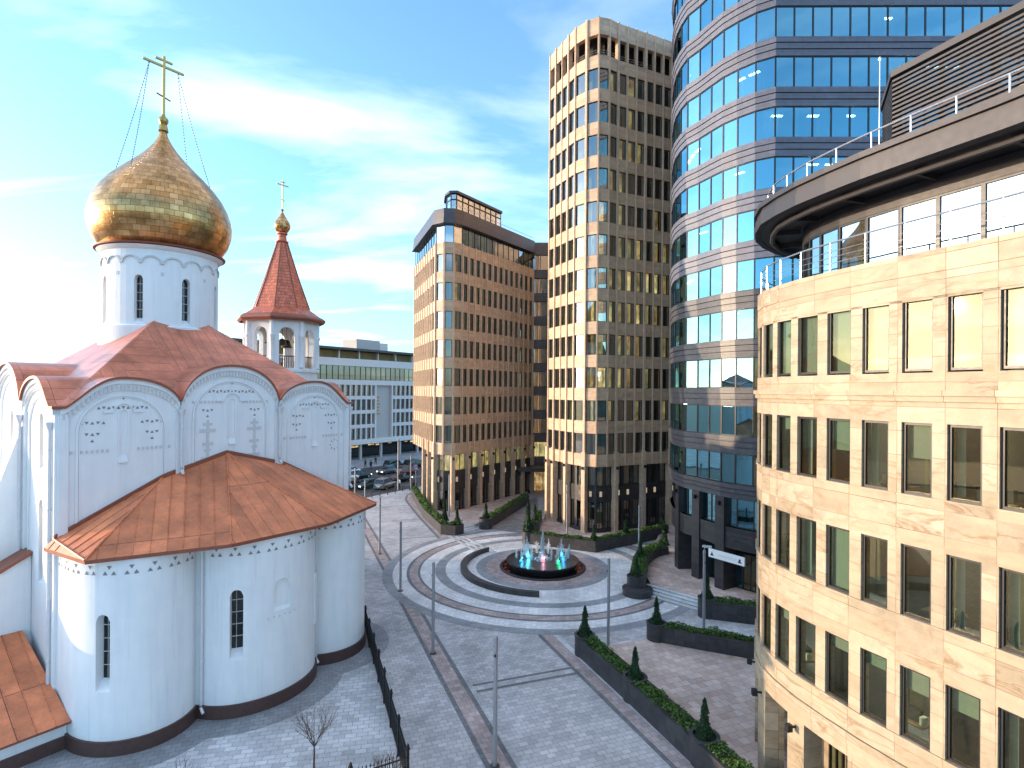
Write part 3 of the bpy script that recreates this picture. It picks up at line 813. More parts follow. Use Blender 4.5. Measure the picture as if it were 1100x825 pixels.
    mb = MB(); mb.tube([(14.4, 22.0, 23), (14.4, 22.0, 28.6)], [.03, .018], 6); mb.lathe(14.4, 22.0, [(.03, 28.6), (.05, 28.7), (.0, 28.8)], 8)
    mb.build('mast', 'steel', root)
    W.emit(root, ['glass_near', 'frame_dark', 'blind_grey'], 100)
    mb = MB(); pl = [pts[-1], (26, 3), (26, 29), pts[0]]
    for i in range(3): mb.face([(*pl[i], 0), (*pl[i+1], 0), (*pl[i+1], 19.5), (*pl[i], 19.5)])
    mb.build('rear_wall', 'sandstone', root, recalc=False)
sandstone()

# ================================================================ white modernist office across the street
def white_office():
    d = (.564, .826); o = (-39.7, 115.0)
    root = thing('white_office', 'long white modernist office block across the street behind the church', 'office block', (o[0], o[1], 0))
    P = lambda t, v=0: (o[0]+d[0]*t+d[1]*v, o[1]+d[1]*t-d[0]*v)
    wall = MB()
    T0, T1 = -22, 40
    def slab(t0, t1, v0, v1, z0, z1, m=0): wall.obox(o, d, t0, t1, v0, v1, z0, z1, m)
    bands = [(20.7, 22.3), (17.0, 18.0), (13.6, 14.4), (10.4, 11.1), (7.2, 7.9), (3.9, 4.7)]
    slab(T0, T1, -.9, .25, 3.4, 3.88)
    b0, b1 = 15.0, 20.5
    slab(T0, T1, -.8, .06, 20.7, 22.3); slab(T0, T1, -.8, .08, 16.6, 17.7); slab(T0, T1, -.8, .05, 3.9, 4.5)
    for z0, z1 in ((13.4, 14.2), (10.2, 11.0), (7.0, 7.8)):
        slab(T0, b0, -.8, 0, z0, z1); slab(b1, T1, -.8, 0, z0, z1)
    slab(b0, b0+.4, -.85, .1, 4.5, 16.6); slab(b1-.4, b1, -.85, .1, 4.5, 16.6)
    slab(b0+.4, b1-.4, -.85, -.55, 4.5, 16.6, 1)
    W = Wins(); room = MB()
    step = 1.5; k = 0
    t = T0
    while t < T1-.1:
        inb = b0-.01 <= t+.1 < b1-.3
        if not inb:
            slab(t-.16, t+.16, -.8, .04, 4.45, 16.65)
            a, b = P(t+.16, -.4), P(t+step-.16, -.4)
            if t+step-.16 < b0+.05 or t > b1-.2:
                for z0, z1 in ((14.2, 16.6), (11.0, 13.4), (7.8, 10.2), (4.5, 7.0)):
                    W.add(a, b, z0, z1, fw=.07, glass='glass_neutral', tran=(.28,), blinds=[(.05, .95, .3, .98, .2)] if RND.random() < .75 else [], bm=RND.choice(['blind_green', 'blind_grey', 'blind_grey']))
        W.add(P(t+.02, -.3), P(t+step-.02, -.3), 17.7, 20.7, fw=.06, glass='glass_neutral', tran=(.3,), blinds=[(.05, .95, .4, .98, .2)] if RND.random() < .35 else [], bm='blind_grey')
        t += step
    wall.build('wall', ['office_white', 'office_shade'], root)
    W.emit(root, ['glass_office', 'frame_dark', 'blind_grey'], 100)
    room.obox(o, d, T0, T1, -2.4, -2.0, 3.5, 24, 0); room.build('interior', ['room_olive'], root)
    # attic set back under a thin roof
    at = MB(); at.obox(o, d, T0, T1, -8, -2.2, 22.3, 24.0); at.build('attic_wall', 'room_olive', root)
    for j in range(12):
        mb = MB(); mb.obox(o, d, T0+j*5.5, T0+j*5.5+.3, -1.2, -.8, 22.3, 24.05); mb.build('attic_post', 'office_white', root)
    rf = MB(); rf.obox(o, d, T0-.3, T1+.3, -14, .6, 24.1, 24.6); rf.build('roof', 'granite_dark', root)
    rb = MB(); rb.obox(o, d, 13, 20, -9, -4, 24.6, 27.2); rb.obox(o, d, 20, 23, -8.5, -4.5, 24.6, 26.8, 1); rb.build('roof_hut', ['office_shade', 'office_white'], root)
    gf = MB(); gf.obox(o, d, T0, T1, -4.2, -3.9, 0, 3.5); gf.build('shopfront', 'glass_dark', root)
    for j in range(10):
        mb = MB(); mb.obox(o, d, T0+3+j*6.0, T0+3.5+j*6.0, -.7, -.2, 0, 3.45); mb.build('column', 'office_shade', root)
    lt = MB()
    for j in range(9):
        a = 3+j*3.9+2*RND.random(); lt.obox(o, d, a, a+.6+1.5*RND.random(), -3.88, -3.84, 2.3+.3*RND.random(), 2.75)
    lt.build('shop_light', 'room_lit', root)
    mb = MB(); pl = [P(T0, -3), P(T0, -14), P(T1, -14), P(T1, -3)]
    mb.prism(pl, 3.6, 22.25); mb.build('rear_wall', 'office_shade', root)
    lg = MB(); rr = random.Random(4)
    for j in range(6): lg.obox(o, d, b0+.7, b0+.7+rr.uniform(.9, 1.7), -.54, -.5, 13.6-.75*j, 14.0-.75*j)
    lg.build('wall_lettering', 'sign_gold', root)
white_office()
# ================================================================ church
CE = (.597, .802); CN = (.802, -.597); C0 = (-20.3, 25.0)
def ch(e, n, z): return (C0[0]+CE[0]*e+CN[0]*n, C0[1]+CE[1]*e+CN[1]*n, z)
BAYS = [(0, 5.04), (5.04, 10.5), (10.5, 15.54)]; SIDE = 15.54; SPR = 14.55
def gable(u, inset=0.):
    u = max(0, min(SIDE, u))
    for k, (a, b) in enumerate(BAYS):
        if u <= b or k == 2:
            t = (u-(a+b)/2)/((b-a)/2); t = max(-1, min(1, t))
            rise = 2.25 if k == 1 else 1.45
            el = math.sqrt(max(0, 1-abs(t)**2.1))
            if (k == 0 and t < 0) or (k == 2 and t > 0):
                bell = (.5+.5*math.cos(math.pi*t))**.8
                w = abs(t)**.7
                el = el*(1-w)+bell*w
            return SPR+rise*el
def roof_z(a, b):
    d = min(a, b, SIDE-a, SIDE-b)
    pyr = 14.62+.80*max(0, d)
    return max(gable(a)-.03*b*.0, gable(b), pyr)

def slot_wall(mb, path, z0, z1, slots, depth0=.42, m=0, nsub=6, cuts=()):
    """vertical wall along path(s)->(x,y,nx,ny) with arched slots (s0,s1,sill,head)"""
    S0, S1 = path.range
    br = {S0, S1}
    n = max(2, int((S1-S0)/.35))
    for i in range(n+1): br.add(S0+(S1-S0)*i/n)
    br = [b for b in br if not any(a-.02 < b < c+.02 for a, c, *_ in slots)]
    for a, c, *_ in slots:
        br += [a+(c-a)*i/nsub for i in range(nsub+1)]
    br = sorted(br)
    zz = z1 if callable(z1) else (lambda s: z1)
    def P(s, dep, z):
        x, y, nx, ny = path(s); return (x-nx*dep, y-ny*dep, z)
    for s0, s1 in zip(br, br[1:]):
        mid = (s0+s1)/2; sl = next((q for q in slots if q[0] < mid < q[1]), None)
        if not sl:
            mb.face([P(s0, 0, z0), P(s1, 0, z0), P(s1, 0, zz(s1)), P(s0, 0, zz(s0))], m); continue
        a, c, zs, zh = sl[:4]; w = (c-a)/2; depth = sl[4] if len(sl) > 4 else depth0
        hd = lambda s: zh-w+math.sqrt(max(0, w*w-(s-(a+c)/2)**2))
        sl0 = zs-.38*depth/.42
        mb.face([P(s0, 0, z0), P(s1, 0, z0), P(s1, 0, sl0), P(s0, 0, sl0)], m)
        mb.face([P(s0, 0, sl0), P(s1, 0, sl0), P(s1, depth, zs), P(s0, depth, zs)], m)
        h0, h1 = hd(s0), hd(s1)
        mb.face([P(s0, 0, h0), P(s1, 0, h1), P(s1, 0, zz(s1)), P(s0, 0, zz(s0))], m)
        mb.face([P(s0, 0, h0), P(s0, depth, h0), P(s1, depth, h1), P(s1, 0, h1)], m)
        for s, h in ((a, hd(a)), (c, hd(c))):
            if abs(s-s0) < 1e-6 or abs(s-s1) < 1e-6:
                mb.face([P(s, 0, sl0), P(s, depth, zs), P(s, depth, h), P(s, 0, h)], m)
def slot_window(parent, path, sl, depth=.40, bars=4):
    a, c, zs, zh = sl; w = (c-a)/2
    def P(s, dep, z):
        x, y, nx, ny = path(s); return (x-nx*dep, y-ny*dep, z)
    mb = MB(); n = 6; ps = [a+(c-a)*i/n for i in range(n+1)]
    hd = lambda s: zh-w+math.sqrt(max(0, w*w-(s-(a+c)/2)**2))
    for s0, s1 in zip(ps, ps[1:]):
        mb.face([P(s0, depth, zs), P(s1, depth, zs), P(s1, depth, hd(s1)), P(s0, depth, hd(s0))])
    o = mb.build('window', 'glass_dark', parent, recalc=False)
    gb = MB()
    for k in range(1, bars+1):
        z = zs+(zh-zs)*k/(bars+1)
        gb.tube([P(a, depth-.03, z), P(c, depth-.03, z)], .022, 4)
    gb.tube([P((a+c)/2-.16*w, depth-.025, zs), P((a+c)/2-.16*w, depth-.025, zh)], .014, 4)
    g = gb.build('glazing_bar', 'bar_light', o)
class Path:
    def __init__(s, pts, outward=None):
        s.p = pts; s.L = [0]
        for a, b in zip(pts, pts[1:]): s.L.append(s.L[-1]+math.hypot(b[0]-a[0], b[1]-a[1]))
        s.range = (0, s.L[-1]); s.vn = vnormals(pts)
    def __call__(s, t):
        t = max(0, min(s.L[-1], t))
        for i in range(len(s.p)-1):
            if t <= s.L[i+1]+1e-9:
                k = (t-s.L[i])/(s.L[i+1]-s.L[i])
                p = lerp(s.p[i], s.p[i+1], k); n = norm(lerp(s.vn[i], s.vn[i+1], k)); return (*p, *n)
def tri(mb, path, s, z, w=.2, up=True, pr=.012):
    h = w*.85
    ps = [(-w/2, 0), (w/2, 0), (0, h)] if up else [(-w/2, h), (w/2, h), (0, 0)]
    q = []
    for du, dz in ps:
        x, y, nx, ny = path(s+du); q.append((x+nx*pr, y+ny*pr, z+dz))
    mb.face(q)

def orthodox_cross(mb, base, L, hgt, d, t=.09):
    """cross with one long arm, a short upper arm and a small slanted foot arm; d is the arm direction in plan"""
    x, y, z = base
    mb.obox((x, y), d, -t, t, -t, t, z, z+hgt)
    for zz, l, th in ((.83, L, t*.85), (.93, L*.42, t*.75)):
        mb.obox((x, y), d, -l, -t-.001, -t*.9, t*.9, z+hgt*zz-th, z+hgt*zz+th); mb.obox((x, y), d, t+.001, l, -t*.9, t*.9, z+hgt*zz-th, z+hgt*zz+th)
    l = L*.34; zz = z+hgt*.32
    a = Vector((x-d[0]*l, y-d[1]*l, zz+l*.25)); b = Vector((x+d[0]*l, y+d[1]*l, zz-l*.25))
    mb.tube([a, b], t*.8, 4)

def church():
    ctr = (-22.9, 36.5)
    root = thing('church', 'white church with copper vaulted roof, rounded apses and large golden onion dome', 'church', (ctr[0], ctr[1], 0))
    # ---- main cube walls
    east = Path([ch(0, 0, 0)[:2], ch(SIDE, 0, 0)[:2]])
    south = Path([ch(0, -SIDE, 0)[:2], ch(0, 0, 0)[:2]])
    wall = MB()
    n = 124
    def wall_line(f):      # f(u)->(e,n)
        for i in range(n):
            u0, u1 = SIDE*i/n, SIDE*(i+1)/n
            a, b = f(u0), f(u1)
            wall.face([ch(*a, 0), ch(*b, 0), ch(*b, gable(u1)-.02), ch(*a, gable(u0)-.02)])
    wall_line(lambda u: (u, 0)); wall_line(lambda u: (SIDE, -u)); wall_line(lambda u: (u, -SIDE))
    ssl = []
    for a, b in BAYS:
        c = SIDE-(a+b)/2
        ssl += [(c-.3, c+.3, 12.0, 14.3), (c-.32, c+.32, 6.6, 10.2)]
    # south wall with slots, split so stacked slots do not clash
    class Sub:
        range = (0, SIDE)
        def __call__(s, t): return south(t)
    slot_wall(wall, Sub(), 0, 5.0, [])
    slot_wall(wall, Sub(), 5.0, 11.2, [q for q in ssl if q[2] < 8])
    slot_wall(wall, Sub(), 11.2, lambda s: gable(SIDE-s)-.02, [q for q in ssl if q[2] > 8])
    wall.build('wall', 'plaster', root)
    for q in ssl: slot_window(root, south, q, .4, 3)
    # ---- facade relief (east and south)
    def facade_relief(F, flip):
        # F(u, out, z); pilaster strips, archivolts, recessed-arch mouldings, blind slits
        for u0, u1 in ((-.02, .34), (4.84, 5.24), (10.3, 10.7), (15.2, 15.56)):
            mb = MB(); z1 = 14.3
            for a, b in ((u0, u1),):
                ps = [(a, 0), (b, 0), (b, .14), (a, .14)]
                lo = [F(u, v, .0) for u, v in ps]; hi = [F(u, v, z1) for u, v in ps]
                mb.loft([lo, hi])
            mb.build('pilaster', 'plaster', root)
        for k, (a, b) in enumerate(BAYS):
            # moulded archivolt following the gable
            mb = MB(); N = 36; r0 = []; 
            for i in range(N+1):
                u = a+.04+(b-a-.08)*i/N; z = gable(u)
                r0.append([F(u, 0, z-.62), F(u, .10, z-.60), F(u, .10, z-.30), F(u, .2, z-.28), F(u, .2, z-.03), F(u, 0, z-.03)])
            mb.loft(r0); mb.build('archivolt', 'plaster', root, smooth=35)
            tm = MB()
            for i in range(1, int((b-a)/.17)):
                u = a+.17*i
                tm.loft([[F(u-.045, .102, gable(u)-.56), F(u+.045, .102, gable(u)-.56), F(u+.045, .102, gable(u)-.36), F(u-.045, .102, gable(u)-.36)],
                         [F(u-.045, .15, gable(u)-.56), F(u+.045, .15, gable(u)-.56), F(u+.045, .15, gable(u)-.36), F(u-.045, .15, gable(u)-.36)]])
            tm.build('dentil_course', 'relief_grey', root)
            c = (a+b)/2; hw = (b-a)/2-.62
            top = gable(c)-.78; zs = top-hw*.95
            line = [(c-hw, 3.0)]+[(c-hw*math.cos(math.pi*i/24), zs+hw*.95*math.sin(math.pi*i/24)) for i in range(25)]+[(c+hw, 3.0)]
            for sc_, wd, pr in ((1., .11, .07), (.93, .05, .045)):
                mb = MB(); rr = []
                for u, z in line:
                    uu = c+(u-c)*sc_; z2 = zs+(z-zs)*(sc_ if z > zs else 1)
                    dx, dz = (uu-c), max(0, z2-zs); l = math.hypot(dx, dz) or 1; dx /= l; dz /= l
                    if z <= zs: dx, dz = math.copysign(1, uu-c), 0
                    rr.append([F(uu-dx*wd, 0, z2-dz*wd), F(uu-dx*wd, pr, z2-dz*wd), F(uu, pr, z2), F(uu, 0, z2)])
                mb.loft(rr); mb.build('arch_moulding', 'plaster', root, smooth=30)
            if flip: continue
            # blind slit with hood
            mb = MB(); w = .2; zt = top-.95 if k != 1 else top-1.25; zb = zt-2.0
            ln = [(c-w, zb)]+[(c-w*math.cos(math.pi*i/10), zt+w*math.sin(math.pi*i/10)) for i in range(11)]+[(c+w, zb)]
            mb.loft([[F(u-.04, 0, z), F(u-.04, .06, z), F(u+.04, .06, z), F(u+.04, 0, z)] for u, z in ln])
            hd = [(c-.85, zt+.1), (c-.42, zt+.1)]+[(c-.42*math.cos(math.pi*i/10), zt+.1+.42*math.sin(math.pi*i/10)) for i in range(1, 10)]+[(c+.42, zt+.1), (c+.85, zt+.1)]
            mb.loft([[F(u, 0, z-.045), F(u, .08, z-.045), F(u, .08, z+.045), F(u, 0, z+.045)] for u, z in hd])
            mb.loft([[F(c-.2, 0, zb-.35), F(c+.2, 0, zb-.35), F(c+.2, .12, zb-.35), F(c-.2, .12, zb-.35)], [F(c-.16, 0, zb), F(c+.16, 0, zb), F(c+.16, .01, zb), F(c-.16, .01, zb)]])
            mb.build('blind_window', 'plaster', root)
            # flat triangles with the shade of brick niches painted as grey
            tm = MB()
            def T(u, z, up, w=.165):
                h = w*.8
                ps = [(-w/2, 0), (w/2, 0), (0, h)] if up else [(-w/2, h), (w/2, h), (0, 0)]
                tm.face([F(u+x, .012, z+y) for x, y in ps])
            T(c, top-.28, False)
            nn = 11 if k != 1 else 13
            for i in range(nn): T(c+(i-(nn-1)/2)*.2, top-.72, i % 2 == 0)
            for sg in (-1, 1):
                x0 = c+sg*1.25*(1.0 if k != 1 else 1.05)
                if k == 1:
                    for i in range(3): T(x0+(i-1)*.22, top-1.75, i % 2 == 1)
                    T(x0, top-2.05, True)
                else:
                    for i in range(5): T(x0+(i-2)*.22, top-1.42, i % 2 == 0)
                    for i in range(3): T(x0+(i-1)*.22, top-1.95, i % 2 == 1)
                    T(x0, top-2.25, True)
            tm.build('niche_shade_pattern', 'niche_shade_grey', root, recalc=False)
            dm = MB()
            for sg in (-1, 1):
                for i in range(8):
                    u = c+sg*1.35+(i-3.5)*.2; z = (top-2.75) if k != 1 else top-1.3
                    dm.loft([[F(u-.05, 0, z), F(u+.05, 0, z), F(u+.05, 0, z+.14), F(u-.05, 0, z+.14)], [F(u-.05, .04, z), F(u+.05, .04, z), F(u+.05, .04, z+.14), F(u-.05, .04, z+.14)]])
            dm.build('dentil_row', 'relief_grey', root)
            if k == 1:
                cm = MB()
                for sg in (-1, 1):
                    x = c+sg*1.3
                    for (u0, u1, z0, z1) in ((-.07, .07, -4.3, -2.2), (-.42, .42, -2.85, -2.68), (-.24, .24, -2.5, -2.36), (-.28, .28, -3.55, -3.4), (-.35, .35, -4.32, -4.18), (-.16, .16, -3.9, -3.76)):
                        pr = .03+.002*abs(z0)
                        cm.loft([[F(x+u0, 0, top+z0), F(x+u1, 0, top+z0), F(x+u1, 0, top+z1), F(x+u0, 0, top+z1)], [F(x+u0, pr, top+z0), F(x+u1, pr, top+z0), F(x+u1, pr, top+z1), F(x+u0, pr, top+z1)]])
                cm.build('cross_relief', 'relief_grey', root)
            if k == 2:
                sm = MB()
                for i in range(8):
                    an = i*math.pi/4; x, z = c+1.5+.3*math.cos(an), top-3.3+.3*math.sin(an)
                    sm.face([F(x+.08*math.cos(an), .012, z+.08*math.sin(an)), F(x+.06*math.cos(an+2), .012, z+.06*math.sin(an+2)), F(x+.06*math.cos(an-2), .012, z+.06*math.sin(an-2))])
                sm.build('niche_shade_rosette', 'niche_shade_grey', root, recalc=False)
    facade_relief(lambda u, v, z: ch(u, v, z), False)
    facade_relief(lambda u, v, z: ch(-v, -u, z), True)
    # ---- vaulted copper roof (height field with overhang)
    rf = MB(); N = 132; ov = .32
    rng = [-ov+(SIDE+2*ov)*i/N for i in range(N+1)]
    Z = [[roof_z(a, b) for b in rng] for a in rng]
    for i in range(N):
        for j in range(N):
            q = [(rng[i], rng[j]), (rng[i+1], rng[j]), (rng[i+1], rng[j+1]), (rng[i], rng[j+1])]
            zz = [Z[i][j], Z[i+1][j], Z[i+1][j+1], Z[i][j+1]]
            a, b = q[0]
            along_b = gable(a) >= gable(b)
            uv = [(p[0]*1.0, p[1]) if along_b else (p[1], p[0]) for p in q]
            rf.face([ch(p[0], -p[1], z+.06) for p, z in zip(q, zz)], 0, uv)
    for side in range(4):
        for i in range(N):
            a, b = rng[i], rng[i+1]
            f = [lambda t: (t, -ov), lambda t: (SIDE+ov, t), lambda t: (t, SIDE+ov), lambda t: (-ov, t)][side]
            p, q = f(a), f(b); zp, zq = roof_z(*p), roof_z(*q)
            rf.face([ch(p[0], -p[1], zp+.06), ch(q[0], -q[1], zq+.06), ch(q[0], -q[1], zq-.06), ch(p[0], -p[1], zp-.06)], 1)
            g = [lambda t: (t, .01), lambda t: (SIDE-.01, t), lambda t: (t, SIDE-.01), lambda t: (.01, t)][side]
            p2, q2 = g(a), g(b)
            rf.face([ch(p[0], -p[1], zp-.06), ch(q[0], -q[1], zq-.06), ch(q2[0], -q2[1], zq-.06), ch(p2[0], -p2[1], zp-.06)], 1)
    rf.build('roof', ['copper_vault', 'copper_edge'], root, smooth=24)
    # ---- drum
    R = 3.23
    cam_a = math.atan2(-ctr[1], -ctr[0])
    arcs = [(ctr[0]+R*math.cos(cam_a+math.pi+2*math.pi*i/96), ctr[1]+R*math.sin(cam_a+math.pi+2*math.pi*i/96)) for i in range(97)]
    dp = Path(arcs)
    C = dp.range[1]
    slots = []
    for k in range(8):
        s = (C*.5+C*(-22+45*k)/360) % C
        if s < .6 or s > C-.6: continue
        slots.append((s-.24, s+.24, 19.75, 22.3))
    slots.sort()
    dr = MB(); slot_wall(dr, dp, 16.5, 24.1, slots, .35)
    dw = dr.build('drum', 'plaster', root)
    for q in slots: slot_window(root, dp, q, .33, 4)
    mb = MB(); mb.lathe(*ctr, [(R+.02, 17), (R+.16, 17.0), (R+.16, 19.25), (R+.02, 19.33)], 64); mb.build('drum_base', 'plaster', root, smooth=40)
    mb = MB(); mb.lathe(*ctr, [(R, 23.86), (R+.1, 23.9), (R+.25, 24.05), (R+.28, 24.09), (R, 24.1)], 64); mb.build('drum_moulding', 'plaster', root, smooth=40)
    mb = MB(); mb.lathe(*ctr, [(R, 24.11), (3.66, 24.14), (3.68, 24.2), (3.2, 24.36)], 64); mb.build('drum_cornice', 'copper_edge', root, smooth=40)
    sc_ = MB(); na = 18
    for k in range(na):
        s0 = C*k/na; w = C/na/2-.03
        sc_.loft([[(lambda x, y, nx, ny, z=z, v=v: (x+nx*v, y+ny*v, z))(*dp(min(C, max(0, s0+C/na/2+rad*math.cos(t)))), z=23.0+rad*.85*math.sin(t)) for rad, v in ((w-.06, 0), (w-.06, .08), (w+.05, .08), (w+.05, 0)) for z in (23.0+rad*.85*math.sin(t),)] for t in [math.pi*i/10 for i in range(11)]])
    sc_.build('arcature', 'relief_grey', root)
    vm = MB()
    for k in range(8):
        s = C*(.5+(-45+45*k)/360.) % C
        x, y, nx, ny = dp(s); vm.obox((x, y), (-ny, nx), -.09, .09, -.01, .012, 22.3, 22.52)
    vm.build('vent', 'relief_grey', root)
    # ---- golden onion dome
    prof = [(3.25, 24.25), (3.45, 24.45), (3.8, 25.0), (4.02, 25.7), (4.06, 26.2), (4.0, 26.7), (3.82, 27.3), (3.5, 27.95), (3.05, 28.6), (2.5, 29.2), (1.9, 29.8), (1.32, 30.4), (.85, 30.95), (.48, 31.5), (.27, 31.95), (.2, 32.25)]
    fine = []
    for (r0, z0), (r1, z1) in zip(prof, prof[1:]): fine += [(r0, z0), ((r0+r1)/2, (z0+z1)/2)]
    fine.append(prof[-1])
    mb = MB(); mb.lathe(*ctr, fine, 72); mb.build('dome', 'gold_tile', root, smooth=50)
    mb = MB(); mb.lathe(*ctr, [(.21, 32.2), (.30, 32.3), (.22, 32.7), (.2, 32.72), (.27, 32.88), (.30, 33.0), (.27, 33.12), (.12, 33.28), (.1, 33.4)], 20); mb.build('finial', 'gold_leaf', root, smooth=50)
    mb = MB(); orthodox_cross(mb, (*ctr, 33.3), 1.22, 3.9, CE, .075); mb.build('cross', 'gold_leaf', root)
    for sg in (-1, 1):
        for kx in (-1, 1):
            top = Vector((ctr[0]+CE[0]*.85*sg, ctr[1]+CE[1]*.85*sg, 33.3+3.9*.82))
            an = math.atan2(CE[1]*sg, CE[0]*sg)+kx*.55
            bot = Vector((ctr[0]+2.72*math.cos(an), ctr[1]+2.72*math.sin(an), 29.0))
            ps = [top.lerp(bot, i/10)-Vector((0, 0, .25*math.sin(math.pi*i/10))) for i in range(11)]
            mb = MB(); mb.tube(ps, .012, 4)
            for i in range(40):
                t = (i+.5)/40; k = int(t*10); p = ps[k].lerp(ps[k+1], t*10-k)
                mb.box(p.x-.02, p.x+.02, p.y-.02, p.y+.02, p.z-.03, p.z+.03)
            mb.build('chain', 'chain_metal', root)
    # ---- apses
    def lobe_pts():
        a = [(0, 0)]+arc(2.6, 1.4, 2.6, 3.0, 180, 47, 22)
        b = arc(7.5, 3.1, 3.15, 2.55, 162, 18, 22)
        c = arc(12.4, 1.4, 2.6, 3.0, 133, 0, 22)+[(15.0, 0)]
        return a, b, c
    A, B, Cc = lobe_pts()
    lob = A+B+Cc
    wpts = [ch(e, n_, 0)[:2] for e, n_ in lob]
    ap = Path(wpts)
    def s_at(i): return ap.L[i]
    la, lb = len(A), len(A)+len(B)
    sA = ap.L[la-1]; sB0 = ap.L[la]; sB1 = ap.L[lb-1]; sC0 = ap.L[lb]
    # window positions chosen along the lobes
    def s_for(e, n_):
        best = min(range(len(lob)), key=lambda i: (lob[i][0]-e)**2+(lob[i][1]-n_)**2); return ap.L[best]
    w1 = s_for(.66, 3.40); w2 = s_for(5.47, 5.05); w3 = s_for(12.4, 4.4)
    w4 = s_for(7.6, 5.65)
    slots = [(w1-.29, w1+.29, 3.1, 5.95), (w2-.29, w2+.29, 3.1, 6.0), (w4-.46, w4+.46, 4.75, 6.15, .16)]
    mb = MB(); slot_wall(mb, ap, .45, 8.36, slots, .45)
    mb.build('apse_wall', 'plaster', root, smooth=30)
    for q in slots[:2]: slot_window(root, ap, q, .43, 4)
    nb = MB()
    for i in range(4):
        a_, b_ = w4-.5+.25*i, w4-.25+.25*i
        pa, pb = ap(a_), ap(b_)
        nb.face([(pa[0]-pa[2]*.155, pa[1]-pa[3]*.155, 4.4), (pb[0]-pb[2]*.155, pb[1]-pb[3]*.155, 4.4), (pb[0]-pb[2]*.155, pb[1]-pb[3]*.155, 6.3), (pa[0]-pa[2]*.155, pa[1]-pa[3]*.155, 6.3)])
    nb.build('niche_back', 'plaster', root, recalc=False)
    pl = MB(); band(pl, wpts, -.02, .62, .10, .2); pl.build('plinth', 'plinth_brown', root)
    # flat triangles below the eaves, niche shade put into their colour
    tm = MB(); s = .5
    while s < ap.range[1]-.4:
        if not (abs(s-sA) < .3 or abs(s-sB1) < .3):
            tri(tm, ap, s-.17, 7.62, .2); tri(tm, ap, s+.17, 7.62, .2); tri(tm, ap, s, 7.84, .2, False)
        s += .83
    tm.build('niche_shade_pattern', 'niche_shade_grey', root, recalc=False)
    s0 = w4
    t2 = MB()
    for i in range(6): tri(t2, ap, s0-.7+.28*i, 4.3, .13, i % 2 == 0)
    t2.build('niche_shade_pattern', 'relief_grey', root, recalc=False)  # paler flat triangles, also painted niche shade
    sb = s_for(10.05, 4.8); nm = MB()
    def Q(u, v, z):
        x, y, nx, ny = ap(sb+u); return (x+nx*v, y+ny*v, z)
    ln = [(-.2, 2.9)]+[(-.2*math.cos(math.pi*i/10), 5.4+.2*math.sin(math.pi*i/10)) for i in range(11)]+[(.2, 2.9)]
    nm.loft([[Q(u-.04, 0, z), Q(u-.04, .07, z), Q(u+.04, .07, z), Q(u+.04, 0, z)] for u, z in ln]); nm.build('blind_window', 'plaster', root)
    # ---- apse roof
    ridge = [(-.15, 8.75), (4.3, 11.0), (7.5, 11.95), (10.9, 11.0), (15.2, 8.75)]
    eave = [(-.45, -.15), (.0, 3.55), (4.9, 5.75), (10.1, 5.75), (15.05, 3.6), (15.7, -.15)]
    ez = 8.42
    mb = MB()
    P = lambda e, n_, z: ch(e, n_, z)
    rg = [P(e, .02, z) for e, z in ridge]
    ev = [P(e, n_, ez) for e, n_ in eave]
    faces = [([rg[0], ev[0], ev[1]], [(0, 0), (0, 3), (3, 3)]), ([rg[0], ev[1], rg[1]], None), ([rg[1], ev[1], ev[2], rg[2]], None), ([rg[2], ev[2], ev[3]], None), ([rg[2], ev[3], ev[4], rg[3]], None), ([rg[3], ev[4], rg[4]], None), ([rg[4], ev[4], ev[5]], None)]
    def slope_uv(ps):
        a, b, c = (Vector(p) for p in ps[:3]); nn = (b-a).cross(c-a).normalized()
        if nn.z < 0: nn = -nn
        h = Vector((0, 0, 1)).cross(nn).normalized(); dn = nn.cross(h)
        return [(Vector(p).dot(h), Vector(p).dot(dn)) for p in ps]
    for ps, _ in faces: mb.face(ps, 0, slope_uv(ps))
    for a, b in zip(ev, ev[1:]):
        mb.face([a, b, (b[0], b[1], b[2]-.16), (a[0], a[1], a[2]-.16)], 1)
    low = [P(e*.985+.1, max(-.1, n_-.55), ez-.16) for e, n_ in eave]
    for i in range(5): mb.face([(ev[i][0], ev[i][1], ez-.16), (ev[i+1][0], ev[i+1][1], ez-.16), low[i+1], low[i]], 1)
    ro = mb.build('apse_roof', ['copper_roof', 'copper_edge'], root)
    sm = MB()     # standing seams and hip caps
    for ps, _ in faces:
        uv = slope_uv(ps); n3 = len(ps)
        u0 = min(p[0] for p in uv); u1 = max(p[0] for p in uv)
        u = math.ceil(u0/.62)*.62
        while u < u1:
            xs = []
            for i in range(n3):
                a, b = uv[i], uv[(i+1) % n3]
                if (a[0]-u)*(b[0]-u) < 0:
                    t = (u-a[0])/(b[0]-a[0]); xs.append(Vector(ps[i]).lerp(Vector(ps[(i+1) % n3]), t))
            if len(xs) == 2 and (xs[0]-xs[1]).length > .3: sm.tube([xs[0]+Vector((0, 0, .012)), xs[1]+Vector((0, 0, .012))], .022, 4)
            u += .62
    for a, b in ((rg[0], ev[1]), (rg[1], ev[1]), (rg[2], ev[2]), (rg[2], ev[3]), (rg[3], ev[4])):
        sm.tube([Vector(a)+Vector((0, 0, .02)), Vector(b)+Vector((0, 0, .02))], .05, 6)
    sm.build('roof_seam', 'copper_roof', ro)
    fl = MB()
    for a, b in zip(ridge, ridge[1:]):
        fl.loft([[P(a[0], .0, a[1]-.05), P(a[0], .12, a[1]-.05), P(a[0], .12, a[1]+.16), P(a[0], .0, a[1]+.16)], [P(b[0], .0, b[1]-.05), P(b[0], .12, b[1]-.05), P(b[0], .12, b[1]+.16), P(b[0], .0, b[1]+.16)]])
    fl.build('flashing', 'copper_edge', ro)
